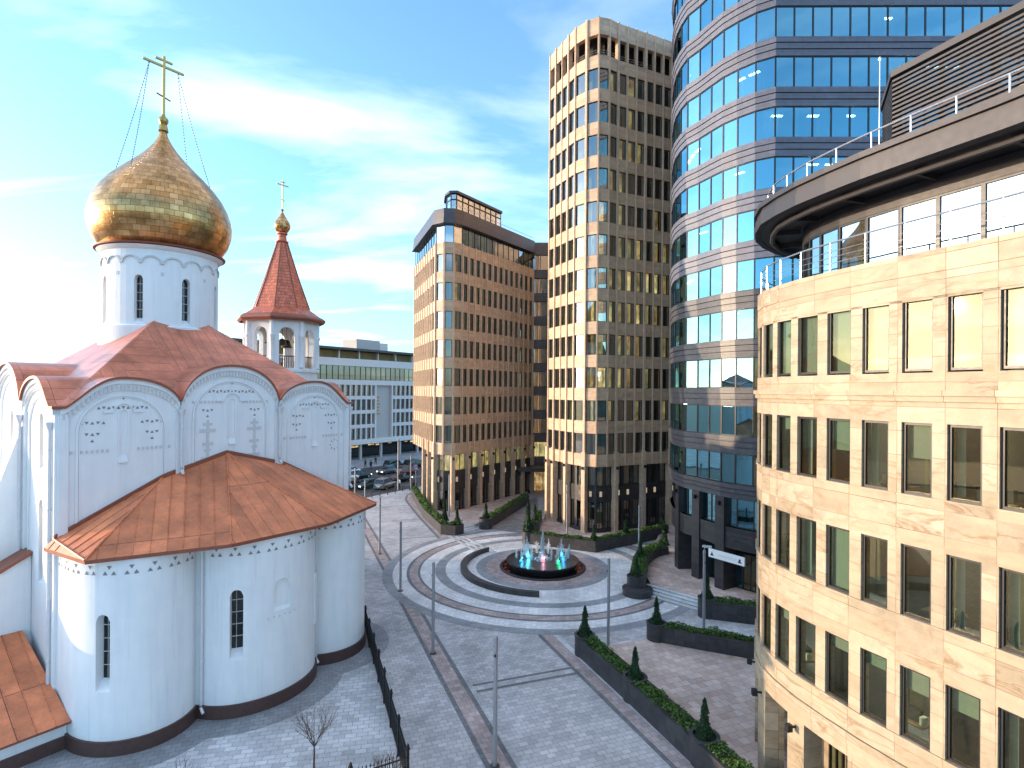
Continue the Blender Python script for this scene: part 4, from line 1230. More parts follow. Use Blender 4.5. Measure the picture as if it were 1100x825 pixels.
    # ---- rain pipes
    def pipe(e, n_, z0, z1, hx=0, r=.075):
        mb = MB(); mb.tube([ch(e, n_, z1+.25), ch(e, n_, z1-.1), ch(e, n_-.0, z0+.35), ch(e, n_, z0+.2), ch(e, n_+.22, z0)], r, 8)
        p = ch(e, n_, 0); mb.lathe(p[0], p[1], [(.08, z1), (.17, z1+.3), (.17, z1+.36)], 10)
        z = z0+1.0
        while z < z1: mb.lathe(p[0], p[1], [(.078, z), (.098, z+.01), (.098, z+.05), (.078, z+.06)], 10); z += 1.35
        mb.build('rain_pipe', 'pipe_white', root, smooth=40)
    pipe(5.04, .32, 11.1, 14.1); pipe(10.5, .32, 11.1, 14.1)
    pipe(4.42, 3.98, .35, 8.1); pipe(10.55, 3.98, .35, 8.1)
    pipe(-.22, -.35, .9, 13.6); pipe(15.7, .1, 9, 14); pipe(-.25, -5.1, 6, 13.8)
    # ---- buttress between the south bays
    mb = MB()
    for n0, n1 in ((-6.05, -5.1),):
        a = [(-.02, 14.0), (-2.4, 6.2), (-2.4, 0), (-.02, 0)]
        mb.loft([[ch(e, n0, z) for e, z in a], [ch(e, n1, z) for e, z in a]])
    mb.build('buttress', 'plaster', root)
    # ---- low copper-roofed porch on the south side
    mb = MB(); A4 = [(-.02, 1.5), (-7, 1.5), (-7, -3.85), (-.02, -3.85)]
    zz = [1.15, 1.15, 3.45, 3.45]
    for i in range(4):
        j = (i+1) % 4; mb.face([ch(*A4[i], 0), ch(*A4[j], 0), ch(*A4[j], zz[j]), ch(*A4[i], zz[i])])
    mb.build('porch_wall', 'plaster', root)
    mb = MB(); ps = [ch(.02, 1.95, 1.28), ch(-7.2, 1.95, 1.28), ch(-7.2, -3.9, 3.75), ch(-.35, -3.9, 3.75)]
    mb.face(ps, 0, slope_uv(ps)); lo = [(p[0], p[1], p[2]-.1) for p in ps]
    mb.face(lo[::-1], 1)
    for i in range(4): j = (i+1) % 4; mb.face([lo[i], lo[j], ps[j], ps[i]], 1)
    pr = mb.build('porch_roof', ['copper_roof', 'copper_edge'], root)
    sm = MB()
    for k in range(12):
        e = -.5-.6*k; sm.tube([ch(e, 1.93, 1.30), ch(e, -3.88, 3.77)], .02, 4)
    sm.build('roof_seam', 'copper_roof', pr)
    pl = MB(); pl.loft([[ch(.1, n_, z) for n_, z in ((1.3, -.02), (1.62, -.02), (1.62, .55), (1.3, .55))], [ch(-7.1, n_, z) for n_, z in ((1.3, -.02), (1.62, -.02), (1.62, .55), (1.3, .55))]])
    pl.build('plinth', 'plinth_brown', root)
    # gabled side wing with copper coping
    mb = MB(); a = [(-.02, 7.35), (-5, 4.6), (-5, 0), (-.02, 0)]
    mb.loft([[ch(e, -3.95, z) for e, z in a], [ch(e, -5.05, z) for e, z in a]]); mb.build('side_wing_wall', 'plaster', root)
    mb = MB(); a = [(-.02, 7.36), (-5.1, 4.56), (-5.1, 4.72), (-.02, 7.52)]
    mb.loft([[ch(e, -3.75, z) for e, z in a], [ch(e, -5.08, z) for e, z in a]]); mb.build('side_wing_roof', 'copper_edge', root)
church()

# ================================================================ bell tower
def bell_tower():
    cx, cy = -20.25, 49.0
    root = thing('bell_tower', 'white octagonal bell tower with red copper tent roof and small gold dome', 'bell tower', (cx, cy, 0))
    R = 3.0; n = 8; a0 = math.atan2(-cy, -cx)+math.radians(22.5+9)
    V = [(cx+R*math.cos(a0-2*math.pi*i/n), cy+R*math.sin(a0-2*math.pi*i/n)) for i in range(n+1)]
    mb = MB(); mb.prism(V[:-1], 0, 17.0); mb.build('shaft', 'plaster', root)
    mb = MB(); mb.lathe(cx, cy, [(R+.02, 16.9), (R+.2, 17.0), (R+.2, 17.2), (R+.02, 17.3)], 8, a0=a0); mb.build('string_course', 'plaster', root)
    wall = MB()
    for p, q in zip(V, V[1:]):
        L = math.hypot(q[0]-p[0], q[1]-p[1]); d = norm((q[0]-p[0], q[1]-p[1])); nn = (d[1], -d[0])
        if (p[0]+q[0]-2*cx)*nn[0]+(p[1]+q[1]-2*cy)*nn[1] < 0: nn = (-nn[0], -nn[1])
        Q = lambda u, v, z: (p[0]+d[0]*u-nn[0]*v, p[1]+d[1]*u-nn[1]*v, z)
        z0, z1 = 17.3, 21.6; a = .62; c = L/2; zs = 20.1
        cur = [(c-a*math.cos(math.pi*i/12), zs+a*math.sin(math.pi*i/12)) for i in range(13)]
        for v in (0, .45):
            wall.face([Q(0, v, z0), Q(c-a, v, z0), Q(c-a, v, z1), Q(0, v, z1)]); wall.face([Q(c+a, v, z0), Q(L, v, z0), Q(L, v, z1), Q(c+a, v, z1)])
            for (u0, h0), (u1, h1) in zip(cur, cur[1:]): wall.face([Q(u0, v, h0), Q(u1, v, h1), Q(u1, v, z1), Q(u0, v, z1)])
        full = [(c-a, z0)]+cur+[(c+a, z0)]
        for (u0, h0), (u1, h1) in zip(full, full[1:]): wall.face([Q(u0, 0, h0), Q(u1, 0, h1), Q(u1, .45, h1), Q(u0, .45, h0)])
        rm = MB(); rm.tube([Q(c-a, .2, 18.3), Q(c+a, .2, 18.3)], .05, 6)
        for i in range(7): rm.tube([Q(c-a+2*a*(i+.5)/7, .2, 17.3), Q(c-a+2*a*(i+.5)/7, .2, 18.3)], .035, 5)
        rm.build('railing', 'wood_dark', root)
        cl = MB(); cl.lathe(p[0], p[1], [(.2, 17.3), (.24, 17.4), (.2, 17.5), (.2, 19.8), (.27, 19.9), (.27, 20.05), (.2, 20.1), (.2, 21.5)], 10); cl.build('column', 'plaster', root, smooth=40)
    wall.build('belfry_wall', 'plaster', root)
    mb = MB(); mb.prism([(cx+(R-.1)*math.cos(a0-2*math.pi*i/n), cy+(R-.1)*math.sin(a0-2*math.pi*i/n)) for i in range(n)], 21.4, 21.75); mb.build('ceiling', 'plaster', root)
    for (dx, dy, r, z) in ((.3, -.6, .42, 19.3), (-1.0, -.4, .3, 19.5), (1.1, .3, .28, 19.6), (.1, .9, .5, 19.2)):
        b = MB(); b.lathe(cx+dx, cy+dy, [(r, z), (r*.9, z+r*.25), (r*.68, z+r*.7), (r*.55, z+r*1.15), (r*.3, z+r*1.4), (.03, z+r*1.45), (.03, 21.45)], 16); b.build('bell', 'bronze', root, smooth=40)
    mb = MB()
    prof = [(3.05, 21.40), (3.62, 21.47), (3.64, 21.57), (2.35, 22.5), (1.48, 25.0), (.66, 27.6), (.42, 28.4)]
    mb.lathe(cx, cy, prof, 8, a0=a0); mb.build('tent_roof', 'copper_tent', root)
    rb = MB()
    for i in range(8):
        an = a0+2*math.pi*i/8; rb.tube([(cx+r*math.cos(an), cy+r*math.sin(an), z+.03) for r, z in prof[3:]], .05, 5)
    rb.build('hip_rib', 'copper_edge', root)
    ev = MB(); ev.lathe(cx, cy, [(3.55, 21.25), (3.70, 21.45), (3.70, 21.58), (3.4, 21.8)], 8, a0=a0, caps=False); ev.build('eaves', 'copper_edge', root)
    mb = MB(); mb.lathe(cx, cy, [(.5, 28.35), (.54, 28.45), (.38, 28.53), (.34, 29.0), (.45, 29.1), (.45, 29.2), (.3, 29.25)], 16); mb.build('drum', 'copper_tent', root, smooth=40)
    mb = MB(); mb.lathe(cx, cy, [(.34, 29.22), (.52, 29.38), (.66, 29.65), (.68, 29.85), (.60, 30.12), (.41, 30.42), (.21, 30.75), (.09, 31.0), (.06, 31.15)], 24); mb.build('dome', 'gold_tile', root, smooth=50)
    mb = MB(); mb.lathe(cx, cy, [(.05, 31.1), (.13, 31.22), (.05, 31.35)], 10); orthodox_cross(mb, (cx, cy, 31.3), .55, 2.55, CE, .04); mb.build('cross', 'gold_leaf', root)
bell_tower()
# ================================================================ ground, road, paving
FC = (2.8, 49.3)
def sheet(name, poly, z, m):
    mb = MB(); mb.face([(*p, z) for p in poly]); return struct(name, mb, m, recalc=False)
def strip(name, line, w0, w1, z, m):
    a = offs(line, w0); b = offs(line, w1); mb = MB()
    for i in range(len(line)-1): mb.face([(*a[i], z), (*a[i+1], z), (*b[i+1], z), (*b[i], z)])
    return struct(name, mb, m, recalc=False)
def ring(name, r0, r1, z, m, a0=0, a1=360, n=96):
    mb = MB()
    A = arc(*FC, r0, r0, a0, a1, n); B = arc(*FC, r1, r1, a0, a1, n)
    for i in range(n): mb.face([(*A[i], z), (*A[i+1], z), (*B[i+1], z), (*B[i], z)])
    return struct(name, mb, m, recalc=False)
sheet('ground', [(-1500, -300), (1500, -300), (1500, 2500), (-1500, 2500)], -.17, 'ground_far')
RD = (.545, .84)
K0 = (-20.5, 80.4)
def rp(t, v): return (K0[0]+RD[0]*t+RD[1]*v, K0[1]+RD[1]*t-RD[0]*v)    # v>0 towards the plaza
sheet('road', [rp(-120, -24), rp(120, -24), rp(120, .1), rp(-120, .1)], -.14, 'asphalt')
for v in (-8.5, -16.5):
    mb = MB()
    for k in range(-10, 14):
        q = [rp(k*6, v-.07), rp(k*6+3, v-.07), rp(k*6+3, v+.07), rp(k*6, v+.07)]; mb.face([(*p, -.136) for p in q])
    struct('road_marking', mb, 'marking_white', recalc=False)
mb = MB(); mb.prism([rp(-120, -24), rp(120, -24), rp(120, -60), rp(-120, -60)][::-1], -.3, 0); struct('far_pavement', mb, 'paver_mid')
mb = MB(); mb.prism([rp(-60, 0), (-60, -30), (70, -30), (70, 180), rp(90, 0)], -.3, 0.0); struct('plaza_paving', mb, 'paver_pale')
mb = MB(); mb.obox(rp(0, 0), RD, -60, 90, -.25, .0, -.2, .006); struct('kerb', mb, 'kerb_stone')
# church yard
yard = [(-10.9, 39.8), (-4.05, 21.9), (-9, 18.9), (-14, 15.5), (-45, 8), (-48, 45), (-30, 60), (-14, 46)]
sheet('church_yard', yard, .004, 'paver_yard')
_lob = [(-.2, 0)]+arc(2.6, 1.4, 2.6, 3.0, 180, 47, 22)+arc(7.5, 3.1, 3.15, 2.55, 162, 18, 22)+arc(12.4, 1.4, 2.6, 3.0, 133, 0, 22)+[(15.2, 0)]
_l = []
for k in range(121):      # smooth outline 1.5 m in front of the three lobes
    th = math.radians(176-172*k/120); dx, dy = math.cos(th), math.sin(th); best = 0
    for ex, ny in _lob:
        px_, py_ = ex-7.5, ny-0; al = px_*dx+py_*dy; ac = abs(-px_*dy+py_*dx)
        if al > 0 and ac < 1.5: best = max(best, al+math.sqrt(1.5**2-ac*ac))
    _l.append((7.5+dx*best, dy*best))
_l = [(-3, -1)]+[p for p in _l if p[1] > .3]+[(17, -1)]
sheet('apse_path', [ch(e, n, 0)[:2] for e, n in _l], .008, 'paver_mid')
# bands of coloured paving
SL = [(-6.66-.372*44, 37.1+.928*44), (-6.66, 37.1), (-6.66+.372*30, 37.1-.928*30)]
strip('paving_band', SL, .0, -.24, .008, 'paver_dark'); strip('paving_band', SL, -.24, -1.0, .008, 'paver_pink'); strip('paving_band', SL, -1.0, -1.24, .008, 'paver_dark')
SR = [(1.0, 37.5), (1.87, 35.1), (6.5, 23.5), (11, 12)]
strip('paving_band', SR, 0, -.24, .008, 'paver_dark'); strip('paving_band', SR, -.24, -.95, .008, 'paver_pink'); strip('paving_band', SR, -.95, -1.25, .008, 'kerb_stone')
for a, b, w in (((-2.0, 29.45), (3.35, 31.4), .2), ((-1.75, 28.85), (3.6, 30.8), .2), ((-18.0, 73.8), (-14.2, 75.1), .16), ((-14.2, 66.5), (-11.0, 67.2), .16), ((-11.4, 58.3), (-7.6, 59.5), .16)):
    strip('paving_line', [a, b], 0, w, .004, 'paver_dark')
LB = [(-12.4, 89.6), (-14.3, 87.6), (-15.2, 85.0), (-15.5, 82.2), (-15.1, 79.2), (-14.1, 76), (-11.4, 68.3), (-6.9, 56.5)]
strip('paving_band', LB, 0, -.3, .008, 'paver_dark'); strip('paving_band', LB, -.3, -1.25, .008, 'paver_pink'); strip('paving_band', LB, -1.25, -1.5, .008, 'paver_dark')
for r0, r1, m in ((3.0, 5.0, 'paver_pink'), (5.0, 5.85, 'paver_mid'), (5.85, 8.5, 'paver_light'), (8.5, 9.4, 'paver_mid'), (9.4, 10.65, 'paver_light'), (10.65, 10.85, 'paver_dark'), (10.85, 11.55, 'paver_pink'), (11.55, 11.8, 'paver_dark'), (11.8, 12.95, 'paver_light'), (12.95, 13.8, 'paver_mid')):
    ring('paving_ring', r0, r1, .012, m)
for k in range(3):
    strip('paving_line', [(-6.5+.75*k, 59.7-.1*k), (-2.9+.75*k, 53.4+.1*k)], 0, .36, .016, 'kerb_stone'); strip('paving_line', [(-6.5+.75*k, 59.7-.1*k), (-2.9+.75*k, 53.4+.1*k)], -.06, 0, .016, 'paver_dark')
sheet('driveway', [(-2.3, 62.6), (2.2, 60.2), (3.4, 66), (3.8, 82.2), (2.9, 80.5), (-1.9, 64)], .016, 'paver_drive')
# raised terraces and their steps
def terrace(poly, z, m='paver_terrace'):
    mb = MB(); mb.prism(poly, -.1, z, 0, 1); struct('terrace', mb, ['kerb_stone', m])
terrace([(11.0, 43.8), (14.5, 40.3), (17.4, 38.4), (45, 37), (45, 62), (16, 60), (13.2, 52.6), (11.2, 49)], .46)
for k in range(4):
    mb = MB(); mb.obox((9.9, 42.7), (.707, -.707), -.2, 5.2, -.36*(k+1)-.0, -.36*k, -.05, .115*(k+1)); mb.obox((9.9, 42.7), (.707, -.707), -.2, 5.2, -.36*k+.002, -.36*k+.03, .115*(k+1)-.04, .115*(k+1)+.004, 1)
    struct('step', mb, ['kerb_stone', 'paver_mid'])
terrace([(5.2, 33.5), (8.8, 34.9), (16, 31.4), (26, 27), (26, 8), (14.4, 9)], .13)
mb = MB(); mb.obox((4.9, 33.75), (.93, .36), 0, 4.2, -.0, .3, -.05, .07); struct('step', mb, 'kerb_stone')
terrace([(2.5, 58.0), (8.1, 54.6), (17.5, 60.9), (32, 68), (10, 84), (4.6, 70)], .13)
terrace([(-5.9, 61.7), (-4.0, 63.5), (2.5, 78), (2.4, 87), (-4, 84), (-8, 82), (-11.2, 77), (-9.4, 68.4), (-6.7, 61.6)], .36)
for k in range(3):
    mb = MB(); mb.obox((-5.45, 60.6), (.73, .68), .1, 2.6, -.38*(k+1), -.38*k, -.05, .12*(k+1)); struct('step', mb, 'kerb_stone')

# ================================================================ conifers, hedges, planters
def rq(mb, p, s, r):
    a = Vector((r.gauss(0, 1), r.gauss(0, 1), r.gauss(0, 1))).normalized(); b = a.orthogonal().normalized(); c = a.cross(b)
    t = r.random()*6.28; u = (b*math.cos(t)+c*math.sin(t))*s; v = (c*math.cos(t)-b*math.sin(t))*s*.6
    p = Vector(p); mb.F.append(mb.pts([tuple(p-u), tuple(p+v*.8), tuple(p+u), tuple(p-v*.8)])); mb.M.append(0)
def conifer_proto():
    root = thing('cone_conifer', '', 'conifer', (0, 0, 0), 'clipped cone conifers in the granite planters')
    r = random.Random(3); mb = MB()
    for i in range(2300):
        h = r.random()**1.35
        rad = .34*(1-h)**.85*(.75+.3*math.sin(7*h+3*r.random())) + .015
        a = r.random()*6.283; rr = rad*(.55+.5*math.sqrt(r.random()))*(1+.13*math.sin(3*a+9*h))
        rq(mb, (rr*math.cos(a), rr*math.sin(a), .1+1.5*h), .035+.03*r.random(), r)
    mb.lathe(0, 0, [(.2, .1), (.22, .35), (.13, .85), (.02, 1.45)], 8)
    mb.build('crown', 'leaf_conifer', root, recalc=False)
    t = MB(); t.tube([(0, 0, -.15), (0, 0, .4)], [.045, .03], 6); t.build('trunk', 'bark', root)
    return root
CON = [conifer_proto()]
used = [False]
def conifer(x, y, z, s, label, w=1.):
    o = CON[0] if not used[0] else copy_tree(CON[0]); used[0] = True
    o.location = (x, y, z); o.scale = (s*w, s*w, s); o.rotation_euler = (0, 0, RND.random()*6.28); o['label'] = label
def planter(path, h, label, pots=(), w=1.0, hedge=None, hl=.52, mat='granite_planter', closed_pot=.6, base=0., dens=1.):
    c = path[len(path)//2]
    root = thing('granite_planter', label, 'planter', (c[0], c[1], base), 'granite planters around the fountain square')
    a = offs(path, w/2); b = offs(path, -w/2); ai = offs(path, w/2-.13); bi = offs(path, -w/2+.13)
    mb = MB()
    band(mb, a, base-.05, base+h, 0, .13); band(mb, b[::-1], base-.05, base+h, 0, .13)
    for k, sgn in ((0, 1), (-1, -1)):
        t = norm((path[1][0]-path[0][0], path[1][1]-path[0][1])) if k == 0 else norm((path[-1][0]-path[-2][0], path[-1][1]-path[-2][1]))
        mb.obox(path[k], t, 0 if k == 0 else -.13, .13 if k == 0 else 0, -w/2+.132, w/2-.132, base-.05, base+h-.002)
    mb.build('wall', mat, root)
    cp = MB(); band(cp, a, base+h+.001, base+h+.05, .03, .17); band(cp, b[::-1], base+h+.001, base+h+.05, .03, .17); cp.build('coping', mat, root)
    sl = MB()
    for i in range(len(path)-1): sl.face([(*ai[i], base+h-.12), (*ai[i+1], base+h-.12), (*bi[i+1], base+h-.12), (*bi[i], base+h-.12)])
    sl.build('soil', 'soil', root, recalc=False)
    for (x, y) in pots:
        pt = MB(); r = closed_pot
        pt.lathe(x, y, [(r, base-.05), (r, base+h+.09), (r+.03, base+h+.1), (r+.03, base+h+.17), (r-.12, base+h+.17), (r-.12, base+h+.03)], 28, caps=True)
        pt.build('pot', mat, root, smooth=40)
    if hedge:
        r = random.Random(hash(len(label)) % 999); hb = MB()
        for i in range(len(path)-1):
            L = math.hypot(path[i+1][0]-path[i][0], path[i+1][1]-path[i][1]); d = norm((path[i+1][0]-path[i][0], path[i+1][1]-path[i][1])); n = (d[1], -d[0])
            dist = max(20, path[i][1]); N = int(L*430*dens*min(1, (32/dist)**.8)); s0 = .058*max(1, (dist/30)**.7)
            for k in range(N):
                u = r.random()*L; v = r.uniform(-1, 1); x, y = path[i][0]+d[0]*u+n[0]*v*(w/2-.06), path[i][1]+d[1]*u+n[1]*v*(w/2-.06)
                if any((x-px)**2+(y-py)**2 < (closed_pot+.02)**2 for px, py in pots): continue
                top = hl*(.62+.38*math.sqrt(max(0, 1-v*v)))*(.72+.5*noise.noise((x*1.1, y*1.1, 3)))
                top = max(.12, top*(1+.25*noise.noise((x*4, y*4, 0))))
                z = base+h-.1+top*(.25+.8*r.random()**.6)
                rq(hb, (x, y, z), s0*(.6+.7*r.random()), r)
        ho = hb.build('low_hedge', 'leaf_hedge', None, recalc=False)
        tag(ho, hedge, 'hedge', 'low green hedges in the granite planters')
planter([(4.35, 33.1), (6.27, 28.2), (8.1, 23.4), (11.4, 14.7)], 1.02, 'longest dark granite planter beside the pink strip, ending at the sandstone building',
        [(4.4, 32.95), (6.3, 28.15), (8.15, 23.35), (9.95, 18.6)], hedge='bright green low hedge in the longest planter wall beside the pink paving strip')
planter([(8.9, 34.9), (11.8, 33.6), (15.4, 32.1)], 1.0, 'dark granite planter between the pink terrace and the pale landing below the steps', [(9.1, 34.8), (14.75, 32.4)], w=.9,
        hedge='low hedge between the pink terrace and the pale landing below the steps')
planter([(13.4, 38.75), (16, 37.9), (19.5, 36.9)], 1.15, 'dark granite planter under the shop sign, beside the right end of the steps', [(13.6, 38.7)], w=1.0,
        hedge='low hedge below the white shop sign')
planter([(9.7, 43.1), (10.2, 44.6), (10.75, 46.6), (11.3, 48.6), (12.3, 50.5), (13.2, 51.6), (14.3, 52.3)], 1.1, 'curved dark granite planter at the left end of the terrace steps', [(9.75, 43.3)], w=1.25, closed_pot=.72,
        hedge='curving hedge at the left end of the terrace steps', hl=.6)
planter([(1.6, 57.2), (8.06, 54.25), (16.6, 60.2)], 1.05, 'V shaped dark granite planter behind the fountain in front of the tall tan tower', [(1.75, 57.1), (16.3, 60.0)], w=1.0,
        hedge='long V shaped hedge behind the fountain at the foot of the tall tan tower', hl=.45)
planter([(-14.3, 82.6), (-10.35, 68.6), (-7.2, 60.6), (-6.1, 60.2), (-5.5, 60.9)], 1.0, 'dark planter wall wrapped round the outer corner of the lower tan block', [], w=1.0,
        hedge='hedge along the sunlit side of the lower tan block', hl=.6)
planter([(-2.9, 62.9), (-.4, 70.2), (2.0, 77.4)], 1.0, 'dark granite planter beside the driveway along the shaded face of the lower tan block', [(-2.85, 63.0)], w=1.0, closed_pot=.75,
        hedge='hedge beside the driveway along the shaded face of the lower tan block', hl=.55)
planter([(2.6, 61.2), (2.9, 64.2), (3.3, 67.5)], .9, 'short dark planter on the tower side of the driveway', [], w=.9, hedge='short hedge on the tower side of the driveway', hl=.6)
mb = MB(); mb.lathe(9.7, 42.75, [(1.12, -.05), (1.12, .42), (1.16, .44), (1.16, .5), (.7, .5)], 32)
tag(mb.build('round_plinth', 'granite_planter', smooth=40), 'low round dark granite plinth round the front end of the curved planter', 'plinth')
for x, y, z, s, w, lab in (
    (4.4, 32.95, 1.05, 1.12, 1., 'cone conifer in the pot at the fountain end of the longest planter'),
    (6.3, 28.15, 1.05, 1.0, 1., 'cone conifer in the second pot along the longest planter'),
    (8.15, 23.35, 1.05, 1.03, 1., 'nearest cone conifer, low in the picture, in the longest planter'),
    (9.1, 34.8, 1.05, 1.05, .95, 'cone conifer at the pole end of the planter above the pink terrace'),
    (14.75, 32.4, 1.05, 1.15, .95, 'cone conifer half hidden by the edge of the sandstone building'),
    (13.6, 38.7, 1.2, 1.15, .95, 'cone conifer beside the pole with the spotlight, below the shop sign'),
    (9.75, 43.2, 1.2, 1.0, .95, 'cone conifer in the round front pot beside the terrace steps'),
    (11.2, 48.3, 1.1, 1.15, .95, 'cone conifer behind the round pot, next to the thin light pole in the hedge'),
    (14.3, 52.2, 1.1, 1.5, .9, 'cone conifer just left of the first dark pier of the glass tower'),
    (8.06, 54.4, 1.05, .95, 1., 'cone conifer at the point of the V shaped planter'),
    (11.7, 56.9, 1.05, .95, 1., 'cone conifer halfway along the right arm of the V shaped planter'),
    (16.3, 60.0, 1.1, .9, 1., 'small cone conifer at the far right end of the V shaped planter'),
    (1.75, 57.15, 1.1, 2.0, .75, 'tallest slim conifer at the left end of the V shaped planter'),
    (-5.85, 60.6, 1.0, 1.1, 1., 'cone conifer at the tip of the planter on the corner of the lower tan block'),
    (-7.35, 61.6, 1.0, 1.7, .75, 'dark slim conifer beside the light pole on the corner of the lower tan block'),
    (-2.85, 63.0, 1.1, 1.1, 1.1, 'cone conifer in the round pot at the start of the driveway'),
    (2.65, 62.0, .9, 1.3, .8, 'conifer at the front of the short planter on the tower side of the driveway')):
    conifer(x, y, z, s, lab, w)

# ================================================================ fountain and spiral bench
def fountain():
    x, y = FC
    root = thing('fountain', 'round dark granite fountain with white jets lit cyan, pink and green', 'fountain', (x, y, 0))
    mb = MB(); mb.lathe(x, y, [(3.78, -.02), (3.78, .10), (3.72, .13), (3.55, .13), (3.5, .03), (2.9, .02), (2.9, -.02)], 64); mb.build('rim', 'granite_dark', root, smooth=40)
    mb = MB(); mb.lathe(x, y, [(2.75, .0), (2.8, .15), (3.05, .4), (3.17, .55), (3.19, .68), (3.10, .70), (3.0, .66)], 64); mb.build('basin', 'granite_dark', root, smooth=40)
    mb = MB(); mb.lathe(x, y, [(3.0, .62), (3.02, .65)], 64); mb.build('water', 'water_dark', root)
    mb = MB(); mb.lathe(x, y, [(3.5, .02), (3.5, .045)], 64); mb.build('moat_water', 'water_dark', root)
    for k in range(8):
        an = math.pi*(k//4)+(k%4-1.5)*.3; m2 = MB(); m2.lathe(x+3.3*math.cos(an), y+3.3*math.sin(an), [(.09, .05), (.09, .09), (.04, .10)], 10); m2.build('moat_lamp', 'red_glow', root)
    r = random.Random(8)
    def jet(px, py, h, n, sp, base=.64):
        m = MB()
        for i in range(n):
            a = r.random()*6.283; rr = sp*math.sqrt(r.random()); hh = h*(1-.55*(rr/sp)**1.2 if sp > 0 else 1)*(.75+.3*r.random())
            bx, by = px+rr*.35*math.cos(a), py+rr*.35*math.sin(a); tx, ty = px+rr*math.cos(a), py+rr*math.sin(a)
            P = [(bx+(tx-bx)*t*t, by+(ty-by)*t*t, base+hh*(1-(1-t/.82)**2)) for t in (0, .15, .35, .6, .8, 1.)]
            m.tube(P, [.010, .014, .018, .022, .024, .008], 5)
            for q in range(7):
                t = .35+.75*r.random(); k = 1+.35*r.random(); s = .012+.022*r.random()
                c = (bx+(tx-bx)*t*k, by+(ty-by)*t*k, base+hh*min(1.02, t)*(1 if r.random() < .6 else r.random()))
                m.loft([[(c[0]+s*math.cos(b), c[1]+s*math.sin(b), c[2]-s*.6) for b in (0, 2.1, 4.2)], [(c[0]+s*math.cos(b+1), c[1]+s*math.sin(b+1), c[2]+s*.6) for b in (0, 2.1, 4.2)]])
        m.build('water_jet', 'water_jet', root, smooth=60)
    jet(x, y, 2.9, 95, .24)
    m = MB()
    for i in range(120):
        a = r.random()*6.283; rr = .3+.5*r.random(); s = .03+.05*r.random()
        c = (x+rr*math.cos(a), y+rr*math.sin(a), 0.66+(.75-rr)*.9*r.random()+.03)
        m.loft([[(c[0]+s*math.cos(b), c[1]+s*math.sin(b), c[2]-s*.5) for b in (0, 1.57, 3.14, 4.7)], [(c[0]+s*.6*math.cos(b+.7), c[1]+s*.6*math.sin(b+.7), c[2]+s*.6) for b in (0, 1.57, 3.14, 4.7)]])
    m.build('foam', 'water_jet', root)
    spots = [(-1.9, -.5, 1.2, 12, .3), (-1.35, .45, 2.0, 26, .35), (-2.3, .3, .9, 8, .3), (-1.0, -.2, 1.5, 14, .3), (-1.6, 1.2, 1.6, 14, .3), (1.25, -1.25, 1.75, 26, .28), (1.75, .9, 1.7, 20, .35), (2.3, .3, 1.5, 12, .3), (.6, 1.7, 1.5, 14, .3), (-.4, 1.9, 1.5, 12, .3), (.75, -.1, 1.4, 10, .25), (2.0, -.3, 1.0, 8, .25)]
    for dx, dy, h, n, sp in spots: jet(x+dx, y+dy, h, n, sp)
    for dx, dy, m in ((-1.9, -.55, 'cyan_glow'), (-1.2, .5, 'cyan_glow'), (1.3, -1.3, 'green_glow'), (1.85, .75, 'cyan_glow'), (0, -.55, 'pink_glow'), (-1.0, .9, 'green_glow')):
        q = MB(); q.lathe(x+dx, y+dy, [(.16, .66), (.16, .71), (.06, .73)], 12); q.build('lamp', m, root)
    for dx, dy, c, e in ((-1.8, -.5, (.05, .5, 1.), 6), (-1.2, .4, (.1, .7, 1.), 6), (1.3, -1.25, (.02, 1., .35), 6), (1.8, .8, (.05, .45, 1.), 6), (.05, -.35, (1., .5, .65), 3)):
        l = bpy.data.lights.new('fountain_light', 'POINT'); l.color = c; l.energy = e; l.shadow_soft_size = .12
        lo = bpy.data.objects.new('fountain_light', l); COL.objects.link(lo); lo.parent = root; lo.location = (dx, dy, .9)
fountain()
mb = MB(); n = 48; R0 = []
for i in range(n+1):
    t = i/n; a = math.radians(137+t*128); w = .06+.24*math.sin(math.pi*min(1, t*1.15)*.93)**.6*(1-.35*t); r = 6.75+.55*t
    P = lambda rr, z: (FC[0]+rr*math.cos(a), FC[1]+rr*math.sin(a), z)
    R0.append([P(r-w, -.02), P(r+w, -.02), P(r+w, .40), P(r-w, .46)])
mb.loft(R0); tag(mb.build('spiral_bench', 'granite_planter', smooth=30), 'low dark curved granite bench sweeping round the left side of the fountain', 'bench')
